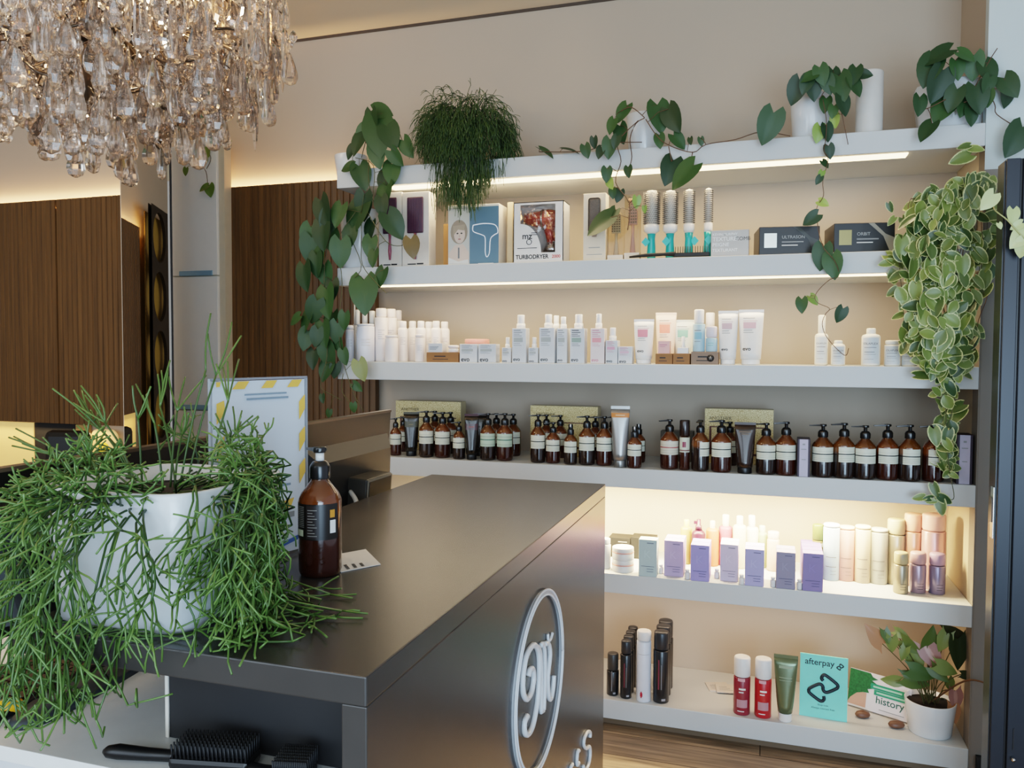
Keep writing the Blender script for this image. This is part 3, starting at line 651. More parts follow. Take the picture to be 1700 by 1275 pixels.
q = stand(1178, 3.05, z3); can('product_bottle', 'white bottle hidden behind the blue bottles', 'bottle', q, 8*mpp(q), hgt(q, 1178, 519), white, ww, .3, .9)
T3('large white squeeze tube with a mauve print', 1192, 1224, 516, 2.95, white, mat('#b8a3b0', .6), hb=.68)
T3('large white squeeze tube ending the pastel products', 1226, 1266, 514, 2.95, white, mat('#c9a7b5', .6), hb=.68)
olm = mat('#ebe7dc', .4, name='ivory_plastic')
for (lab, u, w, vt, cap, capr, neck, Y) in (('slim ivory spray bottle touched by the trailing vine', 1363, 21, 523, .4, .55, .55, 3.0), ('small ivory bottle beside the vine tip', 1391, 22, 565, .2, .6, .6, 2.95), ('largest ivory bottle with a round cap', 1445, 29, 545, .2, .5, .5, 2.95),
        ('short ivory bottle beside the pothos leaves', 1481, 25, 565, .18, .9, 0, 2.95), ('short ivory bottle half covered by the pothos leaves', 1509, 25, 566, .18, .9, 0, 2.96)):
    q, r, h = S3(u, w, Y, vt); t = can('ivory_bottle', lab, 'bottle', q, r, h, olm, olm, cap, capr, 'ivory bottles on the third shelf', face(q), None, neck)
    hb = h*(1-cap); wrapdecal(t, r*1.015, [(-.95, .95, hb*.08, hb*.93, mat('#cfd5d8', .5))], 'label'); wrapdecal(t, r*1.03, [(-.7, .6, hb*.6, hb*.62, tx), (-.7, .4, hb*.45, hb*.47, tx), (-.7, .55, hb*.38, hb*.39, tx), (-.7, .3, hb*.22, hb*.23, tx)])
    text(t, 'OLAPLEX', r*.36, mat('#55585c', .5), (0, -r*1.04, hb*.7), name='brand_lettering')

# ================================================================ fifth shelf: purple cartons and pastel cans
z5 = ZS[4]
def K5(lab, u0, u1, vb, vt, col, rz=.0, d=.05, name='product_carton', rows=1, letter=True):
    um = (u0+u1)/2; p = atZ(um, vb, z5); p = p if p.y > YF+.004 else stand(um, YF+.004, z5)
    a, c = stand(u0, p.y, z5), stand(u1, p.y, z5); w = c.x-a.x; q = Vector(((a.x+c.x)/2, p.y+d/2, z5)); h = hgt(Vector((q.x, p.y, z5)), um, vt)
    m = mat(col, .45); dk = mat('#4a4566', .5)
    t = carton(name, lab, q, w, d, h, m, rz, [(-w*.05, w*.32, h*.9, h*.915, dk), (-w*.36, w*.36, h*.27, h*.28, dk), (-w*.05, w*.32, h*.2, h*.21, dk), (-w*.05, w*.32, h*.13, h*.14, dk)], 'pastel cartons on the fifth shelf')
    if letter: text(t, 'K', h*.3, mat({'#b4c6c5':'#becfce','#b3a1c6':'#bdacce','#9c92d0':'#a79dd6','#cabdd4':'#d2c7db','#a9a3d2':'#b4afd9','#88829a':'#928ca6','#8172a8':'#8678b4'}[col], .4), (-w*.03, -d/2-.0006, h*.5), name='brand_lettering')
    return q, w, h
for i, (lab, u0, u1, vb, vt, col) in enumerate((('grey green carton beside the double white jar', 1060, 1090, 958, 896, '#b4c6c5'), ('mauve carton, first of the purple ones', 1102, 1134, 957, 898, '#b3a1c6'), ('vivid violet carton set forward', 1146, 1177, 966, 905, '#9c92d0'),
        ('pale lilac carton with a cream top', 1195, 1225, 965, 904, '#cabdd4'), ('lavender blue carton in the middle of the purple ones', 1236, 1268, 975, 912, '#a9a3d2'), ('slate grey purple carton', 1288, 1320, 979, 917, '#88829a'), ('deep purple carton before the pale blue tube', 1332, 1366, 983, 919, '#8172a8'))):
    q, w, h = K5(lab, u0, u1, vb, vt, col)
    if i > 0:
        for k in ((1,) if i < 6 else (1, 2, 3)):
            q2 = q+Vector((0, .055*k, 0)); carton('product_carton', f'{lab.split(" carton")[0]} carton right behind the front one' if i < 6 else f'{LN[k-1]} deep purple carton queued behind the front one', q2, w, .05, h, mat(col, .45) if i != 6 else mat('#6f5f95', .45), group='pastel cartons on the fifth shelf')
        ut = u0-5; p = atZ(ut, vb-5, z5); p = p if p.y > YF else stand(ut, YF+.012, z5)
        can('sample_bottle', f'tiny white sample bottle beside the {lab.split(" carton")[0]} carton', 'bottle', p, .0095, .036, white, white, .3, .8, 'tiny sample bottles on the fifth shelf')
q = base(1034, 952, z5, .04); r = 18*mpp(q); h = hgt(q, 1034, 907); pst = mat('#d99a90', .5)
for k, lab in ((0, 'white jar with a rose rim, lower of two'), (1, 'white jar with a rose rim on top of another jar')):
    t = thing('product_jar', lab, 'jar', q+Vector((0, 0, k*h/2)), 0); part(t, 'body', ('j5', 'b'), lambda mb: mb.lathe(rb(r, h*.28, .003), white, 28)); part(t, 'rim_band', ('j5', 'r'), lambda mb: mb.lathe([(r*1.01, h*.27), (r*1.01, h*.31)], pst, 28)); part(t, 'lid', ('j5', 'l'), lambda mb: mb.lathe(rb(r*.98, h*.19, .003, h*.305), white, 28))
q = stand(1005, 2.97, z5); can('product_bottle', 'white bottle cut off by the counter edge', 'bottle', q, .02, hgt(q, 1005, 893), white, white, .2, .9)
for u0, u1, lab in ((1010, 1046, 'black carton with pale print behind the jars'), (1047, 1087, 'black carton behind the grey green one')):
    Y = 3.14; a, c = stand(u0, Y, z5), stand(u1, Y, z5); q = Vector(((a.x+c.x)/2, Y+.04, z5)); w = c.x-a.x; h = hgt(q, u0, 888)
    carton('black_carton', lab, q, w, .08, h, mat('#171614', .6), marks=[(-w*.05, w*.35, h*.8, h*.83, offwhite), (-w*.0, w*.35, h*.66, h*.69, offwhite), (-w*.05, w*.3, h*.53, h*.56, offwhite)] if u0 < 1040 else None)
for u, w, vb, vt, bc, cc, cap, capr, lab, Y in ((1139, 19, 925, 862, '#b59a66', '#f0d98c', .2, .45, 'beige bottle with a yellow cap behind the mauve carton', 3.14), (1182, 21, 925, 864, '#e07a5c', '#f5e3c9', .2, .4, 'coral bottle behind the violet carton', 3.14),
        (1204, 22, 925, 854, '#b9637a', '#f4ead8', .25, .5, 'rose bottle with a white pump cap', 3.16), (1227, 21, 925, 856, '#efe3c2', '#f5efe0', .2, .5, 'cream bottle with a white cap at the brightest spot', 3.14), (1247, 22, 925, 855, '#f0e8d0', '#f7f2e6', .25, .5, 'ivory bottle with a white cap behind the pale lilac carton', 3.16),
        (1264, 18, 925, 872, '#b9c9a0', '#dfe6cf', .2, .6, 'pale green bottle behind the lavender blue carton', 3.18), (1283, 20, 940, 882, '#eac3b0', '#f3d9cc', .2, .9, 'peach bottle beside the lavender blue carton', 3.14)):
    q = stand(u, Y, z5); can('product_bottle', lab, 'bottle', q, w/2*mpp(q), hgt(q, u, vt), mat(bc, .4), mat(cc, .4), cap, capr, 'bottles at the back of the fifth shelf', 0, None, .6)
q = stand(1159, 3.1, z5); t = thing('spray_bottle', 'dark plum trigger bottle behind the purple cartons', 'bottle', q); pl = mat('#4a2238', .35); r = 11*mpp(q); h = hgt(q, 1159, 862)
part(t, 'body', None, lambda mb: mb.lathe(rb(r, h*.72, .004)[:4]+[(r*.8, h*.75), (r*.42, h*.78)], pl, 24)); part(t, 'spray_head', None, lambda mb: (mb.lathe([(r*.5, h*.78), (r*.45, h*.87), (r*.3, h*.88), (r*.28, h)], pl, 18), mb.box(-r*.7, r*.2, -r*.2, r*.2, h*.9, h*.96, pl)))
q = stand(1357, 3.1, z5); can('product_bottle', 'olive bottle with a pale band peeking over the deep purple cartons', 'bottle', q, 9*mpp(q), hgt(q, 1357, 870), mat('#6a6038', .4), mat('#5f6a3c', .4), .3, 1, marks=[(-1.4, 1.4, .115, .128, offwhite)])
for u, w, vb, vt, bc, cc, lab in ((1379, 26, 965, 869, '#b9d3df', '#e6eef0', 'pale blue upright tube, first of the four pastel tubes'), (1404, 26, 966, 873, '#e3a79c', '#efbfa8', 'coral pink upright tube beside the pale blue one'), (1431, 25, 969, 872, '#d9c4a5', '#ecd7b0', 'cream upright tube beside the coral pink one'), (1458, 28, 971, 877, '#a9a99c', '#c6c6b8', 'sage grey upright tube before the golden cans')):
    q = base(u, vb, z5, w/2*.0022); r = w/2*mpp(q); h = hgt(q, u, vt); dk = mat('#6d6a68', .6)
    can('upright_tube', lab, 'tube', q, r, h, mat(bc, .3, coat=.3), mat(cc, .4), .06, .98, 'pastel upright tubes on the fifth shelf', face(q, .6), [(-.7, .6, h*.42, h*.43, dk), (-.7, .6, h*.25, h*.26, dk), (-.1, .6, h*.18, h*.185, dk), (-.1, .6, h*.12, h*.125, dk)])
for u, w, vb, vt, bc, cc, cap, lab in ((1486, 28, 972, 861, '#a39a86', '#b3a684', .24, 'tall gold spray can behind the short gold can'), (1514, 28, 974, 852, '#cf9c88', '#d8a48e', .25, 'tall copper pink spray can behind the short mauve can'), (1548, 37, 981, 853, '#cf9fa0', '#dcaca2', .22, 'widest tall rose spray can, last in its group'),
        (1495, 23, 987, 916, '#968c76', '#a39572', .3, 'short gold spray can in front'), (1523, 25, 986, 916, '#9c8798', '#b38d92', .3, 'short mauve spray can between gold and lilac ones'), (1555, 25, 988, 918, '#8d83a0', '#a68ba8', .3, 'short lilac spray can at the end')):
    q = base(u, vb, z5, w/2*.0022); r = w/2*mpp(q); h = hgt(q, u, vt)
    can('spray_can', lab, 'can', q, r, h, mat(bc, .28, .45), mat(cc, .4), cap, .97, 'metallic spray cans on the fifth shelf', face(q, .6), [(-.1, .7, h*.24, h*.25, ink), (-.1, .7, h*.17, h*.18, ink), (-.1, .6, h*.11, h*.12, ink)], dome=.006)

# ================================================================ lowest shelf
z6 = ZS[5]
bk = mat('#1b1d21', .3, coat=.3, name='gloss_black'); bkc = mat('#4a4238', .45)
def C6(lab, u, w, vb, vt, bm_, cm, cap, capr=.93, dy=0, marks=None, group='black spray cans on the lowest shelf', name='spray_can'):
    q = base(u, vb, z6, w/2*.0023); r = w/2*mpp(q); h = hgt(q, u, vt)
    if dy: q = q+Vector((0, dy, 0))
    mk = marks(h) if marks else None
    return can(name, lab, 'can', q, r, h, bm_, cm, cap, capr, group, face(q, .8), mk, dome=.006)
bm1 = lambda h: [(-.2, -.05, h*.12, h*.6, mat('#7c7d82', .5)), (.1, .5, h*.05, h*.09, mat('#9a9aa0', .5))]
bm2 = lambda h: [(-.35, -.2, h*.2, h*.62, mat('#7a3446', .5)), (.0, .12, h*.2, h*.55, mat('#6a6b70', .5)), (.1, .6, h*.04, h*.07, mat('#9a9aa0', .5))]
C6('short black spray bottle at the counter edge', 1017, 20, 1156, 1083, bk, mat('#3a3937', .4), .42, .9, marks=bm1)
for k in range(4): C6('slim black spray can at the front of its line of four' if k == 0 else 'slim black spray can, %s behind the front one of four' % LN[k-1], 1039, 19, 1161, 1062, bk, mat('#2a2c30', .35), .24, .9, dy=.052*k, marks=bm2 if k == 0 else None)
t = C6('tall white spray can between the black ones', 1068, 24, 1167, 1046, mat('#dde3ee', .35), white, .14, .99, group=None, marks=lambda h: [(-.8, .8, h*.68, h*.684, grey), (-.8, .8, h*.855, h*.858, grey)])
part(t, 'crimson_emblem', None, lambda mb: (mb.arc(.0273, -.45, -.1, .022, .036, mat('#b0203a', .5), 4), mb.arc(.0275, -.36, -.19, .017, .041, mat('#b0203a', .5), 4)))
for k in range(3): C6('thick black spray can at the front of its line of three' if k == 0 else 'thick black spray can, %s behind the front one of three' % LN[k-1], 1097, 26, 1169, 1047, bk, mat('#2a2c30', .35), .26, .94, dy=.065*k, marks=bm2 if k == 0 else None)
rw = lambda h: [(-.5, .35, h*.6, h*.655, mat('#d9a0a8', .5)), (-.35, .45, h*.45, h*.48, white), (-.35, .2, h*.4, h*.42, white), (-.6, .7, h*.14, h*.28, mat('#b98a92', .5)), (-.5, .3, h*.07, h*.085, white)]
for u, vb, vt, col, lab in ((1231, 1189, 1089, '#8a2a38', 'wine red spray can with a white cap'), (1266, 1194, 1092, '#b8232a', 'bright red spray can with a white cap')):
    C6(lab, u, 27, vb, vt, mat(col, .3, coat=.3), white, .35, .97, marks=rw, group=None)
q = base(1303, 1200, z6, .024); h = hgt(q, 1303, 1087); grn = mat('#69755a', .22, .45, name='sage_metal_tube')
tubeb('squeeze_tube', 'metallic sage green squeeze tube on a white cap', q, 38*mpp(q), 11.5*mpp(q), h, grn, white, .13, face(q, .8), [(-.6, .6, h*.8, h*.84, mat('#8c9a7c', .4)), (-.6, .6, h*.66, h*.668, mat('#9fac90', .4)), (-.6, .6, h*.62, h*.626, mat('#9fac90', .4))], over=1)
q = atZ(1443, 1150, z6)
for u, v, a, lab in ((1192, 1141, .3, 'small white sachet lying flat on the lowest shelf'), (1207, 1146, .15, 'second white sachet lying over the first one')):
    q = atZ(u, v, z6); t = thing('sachet', lab, 'sachet', q+Vector((0, 0, .0 if a == .3 else .0045)), a)
    part(t, 'pouch', None, lambda mb: mb.box(-.042, .042, -.04, .04, 0, .004, mat('#d9cfc6', .35, coat=.3), .0015)); part(t, 'surface_print', None, lambda mb: [mb.box(-.03, .02-.01*k, -.02+.014*k, -.017+.014*k, .0041, .0044, grey) for k in range(3)])
# afterpay sign
teal = mat('#86e8da', .45, name='mint_card'); nv = mat('#10232e', .5)
def quad_frame(tl, tr, bl_, Y):
    pass
p = base(1366, 1195, z6, .012); q = p; w = 74*mpp(q); h = hgt(q, 1366, 1090)
t = thing('payment_sign', 'mint green payment sign standing on the lowest shelf', 'sign', q, -.06)
part(t, 'card', None, lambda mb: mb.box(-w/2, w/2, -.003, .003, 0, h, teal, .001), rot=(-.06, 0, 0)); 
part(t, 'foot', None, lambda mb: mb.box(-w*.4, w*.4, 0, .05, 0, .003, teal))
F = t.children[0]
text(F, 'afterpay', w*.19, nv, (-w*.09, -.0034, h*.84), bold=.012, name='brand_lettering')
def loop_logo(mb, s, r):
    P = [(-.02, .52), (-.1, .62), (-.02, .78), (.12, .78), (.6, .45), (.66, .3), (.58, .2), (.22, -.02), (.05, -.02), (-.02, .1), (-.02, .2), (-.1, .3), (-.25, .3), (-.62, .06), (-.68, -.1), (-.6, -.22), (-.2, -.48), (-.05, -.5), (.04, -.4), (.02, -.25)]
    mb.tube(smooth_path([(x*s, 0, z*s) for x, z in P], 4), r, nv, 8, flat=1)
part(F, 'loop_logo', None, lambda mb: loop_logo(mb, w*.45, w*.038), loc=(0, -.0035, h*.44))
part(F, 'small_loop_logo', None, lambda mb: loop_logo(mb, w*.1, w*.013), loc=(w*.34, -.0035, h*.845))
text(F, 'Shop now.', w*.055, nv, (0, -.0034, h*.2)); text(F, 'Always interest free.', w*.06, nv, (0, -.0034, h*.145))
# history card
a = base(1408, 1178, z6, .0); b = base(1512, 1211, z6, .0)
q = (a+b)/2; w = (b-a).length; ang = math.atan2((b-a).y, (b-a).x); h = w*.62
t = thing('promo_card', 'white promo card with green print leaning on the plant pot', 'card', q+Vector((0, .035, .006)), ang)
part(t, 'card', None, lambda mb: mb.box(-w/2, w/2, -.001, .001, 0, h, mat('#e4dfe2', .5), .0008), rot=(-.2, 0, 0)); F = t.children[0]
gr = mat('#2f8f6c', .5); gl = mat('#3d9a4e', .6)
part(F, 'hair_photo', None, lambda mb: (mb.box(-w*.497, -w*.2, -.0018, -.001, h*.05, h*.44, mat('#c89a86', .6)), mb.prism([(-w*.497, h*.99), (-w*.16, h*.985), (-w*.12, h*.9), (-w*.03, h*.86), (-w*.13, h*.8), (-w*.05, h*.74), (-w*.15, h*.68), (-w*.1, h*.6), (-w*.19, h*.55), (-w*.16, h*.46), (-w*.26, h*.44), (-w*.36, h*.38), (-w*.46, h*.22), (-w*.497, h*.1)], -.0024, -.001, mat('#236334', .7, var=.7, scale=160))))
part(F, 'green_banner', None, lambda mb: (mb.box(-w*.14, w*.4, -.0026, -.001, h*.6, h*.74, gr), mb.box(-w*.08, w*.46, -.0028, -.001, h*.46, h*.59, gr)))
flatdecal(F, -.003, [(-w*.1, w*.36, h*.645, h*.69, mat('#9fd0bc', .5)), (-w*.04, w*.42, h*.505, h*.55, mat('#9fd0bc', .5)), (w*.02, w*.42, h*.1, h*.115, grey)])
text(F, 'history', h*.26, mat('#2b5a50', .5), (w*.18, -.0016, h*.26), name='script_lettering', bold=.01)
for u, v, s, lab in ((1432, 1191, 1, 'small brown pebble under the near corner of the promo card'), (1488, 1208, 1.05, 'small brown pebble in front of the plant pot')):
    q = atZ(u, v, z6); t = thing('pebble', lab, 'pebble', q, .3)
    part(t, 'stone', None, lambda mb: mb.loft([(.012*s, .008*s, 0), (.024*s, .016*s, .005), (.027*s, .018*s, .012), (.022*s, .014*s, .02), (.01*s, .006*s, .0245)], mat('#6d4a38', .4, var=.4, scale=60), 14))
# ================================================================ second shelf: brushes and dryer boxes
z2 = ZS[1]
def box2(u0, u1, Y): a, c = stand(u0, Y, z2), stand(u1, Y, z2); return a, c.x-a.x
card = mat('#cfcac2', .5); plum = mat('#3b1e33', .4); pinkh = mat('#8a4a5c', .35)
def brush_print(root, w, h, y, x=0, top=.93, mid=.45, bw=.3, pad=plum, hd=pinkh):
    def pad_(mb): mb.box(x-w*bw, x+w*bw, y-.006, y, h*mid, h*top, pad, .004); [mb.box(x-w*bw*.9+w*bw*.2*i, x-w*bw*.9+w*bw*.2*i+.0015, y-.0075, y-.005, h*mid*1.04, h*top*.98, mat('#5a3a52', .4)) for i in range(10)]
    part(root, 'brush_pad', None, pad_)
    part(root, 'brush_handle', None, lambda mb: mb.tube([(x, y-.003, h*mid), (x, y-.003, h*.36), (x, y-.003, h*.22), (x, y-.003, h*.1)], [.006, .0045, .0075, .004], hd, 10))
for u0, u1, vt, lab in ((629, 667, 321, 'pale carton with a plum paddle brush, half behind vine leaves'), (668, 712, 320, 'pale carton showing a plum paddle brush with a pink handle')):
    Y = 2.94; a, w = box2(u0, u1, Y); h = hgt(a, u0, vt); q = Vector((a.x+w/2, Y+.035, z2))
    t = carton('brush_carton', lab, q, w, .07, h, card, group='plum brush cartons'); brush_print(t, w, h, -.036)
    flatdecal(t, -.0358, [(-w*.3, w*.02, h*.03, h*.045, ink), (w*.05, w*.3, h*.03, h*.05, ink)])
Y = 3.0; a, w = box2(736, 746, Y); q = Vector((a.x+w/2, Y+.04, z2)); carton('slim_carton', 'slim carton with painted-in orange light beside the dryer carton', q, w, .08, hgt(a, 736, 372), mat('#a8763e', .6))  # orange light on the carton side put into its colour
# dryer carton with portrait and blue panel
Y = 2.95; a, w = box2(744, 828, Y); h = hgt(a, 744, 342); q = Vector((a.x+w/2, Y+.05, z2))
t = carton('dryer_carton', 'dryer carton with a portrait and a printed neon dryer outline on blue', q, w, .1, h, mat('#d8d4cc', .5))
bx = mat('#4f7188', .5, var=.1, scale=6); sk = mat('#c9b9ae', .6); hr = mat('#8d8172', .6); cl = mat('#cfd3d4', .6)
part(t, 'blue_panel', None, lambda mb: mb.box(-w*.07, w*.497, -.0512, -.05, .001, h*.96, bx)); part(t, 'portrait_panel', None, lambda mb: mb.box(-w*.497, -w*.075, -.0512, -.05, .001, h*.995, mat('#b7bab6', .6)))
def portrait(mb):
    ell = lambda cx, cz, rx, rz_, y, m: mb.prism([(cx+rx*math.cos(2*PI*i/20), cz+rz_*math.sin(2*PI*i/20)) for i in range(20)], -y, -.0511, m)
    ell(-w*.28, h*.56, w*.17, h*.2, .0516, hr); ell(-w*.27, h*.52, w*.11, h*.15, .0519, sk)
    mb.prism([(-w*.495, .003), (-w*.08, .003), (-w*.09, h*.22), (-w*.2, h*.36), (-w*.36, h*.34), (-w*.49, h*.2)], -.0517, -.0511, sk)
    mb.prism([(-w*.495, .003), (-w*.08, .003), (-w*.1, h*.1), (-w*.3, h*.07), (-w*.49, h*.14)], -.0521, -.0511, cl)
    mb.prism([(-w*.40, h*.66), (-w*.16, h*.68), (-w*.18, h*.58), (-w*.3, h*.6), (-w*.39, h*.5)], -.0522, -.0511, mat('#9c907e', .6))
    for ex in (-.31, -.23): ell(w*ex, h*.535, w*.02, h*.012, .0524, ink)
    ell(-w*.27, h*.44, w*.03, h*.012, .0524, mat('#a0706a', .6)); ell(-w*.27, h*.49, w*.012, h*.025, .0523, mat('#b8a498', .6))
    mb.box(-w*.3, -w*.27, -.0526, -.0511, h*.12, h*.3, mat('#6b6f73', .5))
part(t, 'portrait_print', None, portrait)
part(t, 'dryer_outline', None, lambda mb: mb.tube(smooth_path([(w*x, -.0515, h*z) for x, z in ((.0, .66), (.0, .56), (.16, .5), (.23, .46), (.24, .34), (.24, .2), (.27, .13), (.32, .2), (.34, .42), (.42, .49), (.48, .52), (.47, .6), (.4, .66), (.2, .68), (.0, .66))], 4), .0018, emission('outline_white', '#eef6ff', .9), 6))  # neon look of the print put in as emission
flatdecal(t, -.0516, [(w*.1, w*.4, h*.02, h*.03, white), (-w*.48, -w*.1, h*.94, h*.96, grey)])
Y = 2.99; a, w = box2(842, 851, Y); q = Vector((a.x+w/2, Y+.04, z2)); carton('slim_carton', 'slim cream carton squeezed between the two dryer boxes', q, w, .08, hgt(a, 842, 336), mat('#c2ad8b', .6))
# turbodryer box with red dryer in a window
Y = 2.945; a, w = box2(852, 935, Y); h = hgt(a, 852, 337); d = .1; q = Vector((a.x+w/2, Y+d/2, z2))
t = thing('dryer_box', 'white windowed box holding a shiny red hairdryer', 'box', q); bxw = mat('#dcdad8', .45)
def win(mb):
    mb.box(-w/2, w/2, d/2-.003, d/2, 0, h, bxw); mb.box(-w/2, w/2, -d/2, d/2, 0, .003, bxw); mb.box(-w/2, -w/2+.003, -d/2, d/2, 0, h, bxw); mb.box(w/2-.003, w/2, -d/2, d/2, 0, h, bxw); mb.box(-w/2, w/2, -d/2, d/2, h-.003, h, bxw)
    cx, cz, rr = -w*.33, h*.18, w*.55   # front: frame with a curved cut window
    pts = [(-w*.5, 0), (w*.5, 0), (w*.5, h), (w*.34, h), (w*.34, h*.17), (w*.06, h*.17)]+[(w*.06-w*.42*(1-math.cos(x)), h*.17+h*.5*math.sin(x)) for x in [i*PI/20 for i in range(1, 11)]]+[(-w*.36, h*.96), (w*.34, h*.96), (w*.34, h), (-w*.5, h)]
    mb.prism([(-w*.5, 0), (w*.5, 0), (w*.5, h*.17), (-w*.5, h*.17)], -d/2, -d/2+.002, bxw); mb.prism([(w*.34, h*.17), (w*.5, h*.17), (w*.5, h), (w*.34, h)], -d/2, -d/2+.002, bxw)
    mb.prism([(-w*.5, h*.17), (-w*.36, h*.17), (-w*.36, h), (-w*.5, h)], -d/2, -d/2+.002, bxw); mb.prism([(-w*.36, h*.955), (w*.34, h*.955), (w*.34, h), (-w*.36, h)], -d/2, -d/2+.002, bxw)
    arcp = [(-w*.36, h*.17), (w*.06, h*.17)]+[(-w*.36+w*.42*math.cos(x), h*.17+h*.48*math.sin(x)) for x in [i*PI/24 for i in range(0, 13)]]
    mb.prism(arcp[:1]+arcp[2:], -d/2, -d/2+.002, bxw)
part(t, 'box_shell', None, win)
red = mat('#b3201c', .15, .3, coat=.8, name='metallic_red')
dr = part(t, 'hairdryer', None, lambda mb: (mb.tube([(-w*.34, 0, h*.76), (-w*.2, 0, h*.76), (0, 0, h*.74), (w*.16, 0, h*.74), (w*.28, 0, h*.74), (w*.32, 0, h*.74)], [.022, .028, .036, .04, .034, .02], red, 20), mb.tube([(w*.14, 0, h*.68), (w*.17, 0, h*.5), (w*.2, 0, h*.36)], [.026, .02, .018], red, 14)))
part(dr, 'handle', None, lambda mb: mb.tube([(w*.2, 0, h*.36), (w*.21, 0, h*.28), (w*.2, 0, h*.19)], [.02, .028, .034], chrome, 14)); part(dr, 'trim_ring', None, lambda mb: mb.tube([(w*.02, 0, h*.74), (w*.05, 0, h*.74)], .0395, chrome, 20))
part(t, 'window_film', None, lambda mb: mb.box(-w*.36, w*.34, -d/2+.0022, -d/2+.0028, h*.17, h*.955, clear('window_film', '#fafafa', .14, .02)))
text(t, 'TURBODRYER', w*.112, ink, (-w*.12, -d/2-.0006, h*.075), bold=.03, sx=.92); text(t, '2000', w*.085, mat('#c33a2a', .5), (w*.36, -d/2-.0006, h*.08), bold=.02)
text(t, 'mz', w*.17, ink, (-w*.22, -d/2-.0006, h*.4), bold=.015, name='brand_lettering')
flatdecal(t, -d/2-.0006, [(-w*.42, -w*.02, h*.245, h*.255, ink), (-w*.14, -w*.02, h*.49, h*.5, ink), (-w*.14, -w*.02, h*.46, h*.47, ink)])
part(t, 'printed_ring', None, lambda mb: mb.tube([(-w*.18+w*.05*math.cos(x), -d/2-.0006, h*.35+w*.05*math.sin(x)) for x in [2*PI*i/16 for i in range(17)]], .0014, ink, 4))
# brush carton and clear brush packs
Y = 2.95; a, w = box2(968, 1005, Y); h = hgt(a, 968, 322); q = Vector((a.x+w/2, Y+.03, z2))
t = carton('brush_carton', 'cream carton with a grey oval brush beside the teal brushes', q, w, .06, h, mat('#d9ccb8', .5))
part(t, 'brush_pad', None, lambda mb: mb.box(-w*.27, w*.27, -.038, -.03, h*.42, h*.93, mat('#5a5048', .5, var=.5, scale=300), .008)); part(t, 'brush_handle', None, lambda mb: mb.tube([(0, -.033, h*.42), (0, -.033, h*.36)], [.012, .008], mat('#8f8278', .4), 10))
flatdecal(t, -.0306, [(-w*.25, w*.25, h*.2, h*.21, grey), (-w*.35, w*.35, h*.1, h*.108, grey)])
pack = clear('clear_pack', '#f3ece0', .1)
for u0, u1, vt, col, lab in ((1008, 1034, 348, '#cbbba4', 'clear pack with a vented beige brush under the vine'), (1036, 1061, 323, '#c79a90', 'clear pack with a rose handled brush beside the teal brushes')):
    Y = 2.96; a, w = box2(u0, u1, Y); h = hgt(a, u0, vt); q = Vector((a.x+w/2, Y+.02, z2)); m = mat(col, .5); dk = mat('#6a6057', .5)
    t = thing('brush_pack', lab, 'brush', q)
    def vent(mb):
        for i in range(8):
            for j in range(4): mb.box(-w*.28+w*.15*j, -w*.28+w*.15*j+w*.09, -.006, -.001, h*.58+h*.045*i, h*.58+h*.045*i+h*.02, dk)
    part(t, 'brush_pad', None, lambda mb: mb.box(-w*.3, w*.3, -.002, .006, h*.55, h*.95, m, .002)); part(t, 'bristles', None, vent)
    part(t, 'brush_handle', None, lambda mb: mb.tube([(0, .002, h*.56), (0, .002, h*.4), (0, .002, h*.12)], [.006, .005, .011], m, 10)); part(t, 'clear_sleeve', None, lambda mb: mb.box(-w/2, w/2, -.018, .018, .004, h, pack))
    part(t, 'card_base', None, lambda mb: mb.box(-w/2, w/2, -.02, .02, 0, h*.12, mat('#dccfc0', .6)))
# round brushes
tealh = mat('#1fa6a2', .3, coat=.3, name='teal_plastic'); barrel = mat('#bfb9af', .55, .1, name='barrel_metal'); rubw = mat('#e6e2dc', .4)
RL = ['teal round brush with the thickest barrel, beside the clear packs', 'second teal round brush, slightly slimmer than the thickest', 'third teal round brush with a slim barrel', 'slimmest teal round brush, beside the comb carton']
for i, (u, wd, vt) in enumerate(((1081, 27, 316), (1112, 25, 316), (1143, 19, 314), (1175, 15, 312))):
    q = stand(u, 2.985, z2); r = wd/2*mpp(q); h = hgt(q, u, vt)
    t = thing('round_brush', RL[i], 'brush', q, .3*i, 'teal round hairbrushes')
    part(t, 'brush_handle', None, lambda mb: mb.lathe([(.012, 0), (.0155, .006), (.0165, h*.12), (.0135, h*.3), (.0155, h*.38)], tealh, 20)); part(t, 'ferrule', None, lambda mb: mb.lathe([(.015, h*.38), (r*.95, h*.42), (r*.95, h*.5), (r*.8, h*.51)], rubw, 24))
    br_ = part(t, 'barrel', None, lambda mb: mb.lathe([(r*.72, h*.505), (r*.72, h*.96), (r*.6, h*.985), (.002, h)], barrel, 24))
    def bris(mb):
        n = 22
        for j in range(16):
            z = h*.53+h*.43*j/15
            for k in range(n): aa = 2*PI*(k+.5*(j % 2))/n; c, s = math.cos(aa), math.sin(aa); mb.tube([(r*.7*c, r*.7*s, z), (r*1.06*c, r*1.06*s, z)], .0013, mat('#6f6a63', .5), 3)
    part(br_, 'bristles', None, bris)
    part(t, 'hang_tag', None, lambda mb: mb.add([(-.016, 0, 0), (0, 0, -.018), (.016, 0, 0), (0, 0, .018)], [(0, 1, 2, 3)], mat('#3fb9b6', .4)), loc=((-.018 if i != 2 else .012), -.02, h*.26), rot=(0, 0, -.3*i))
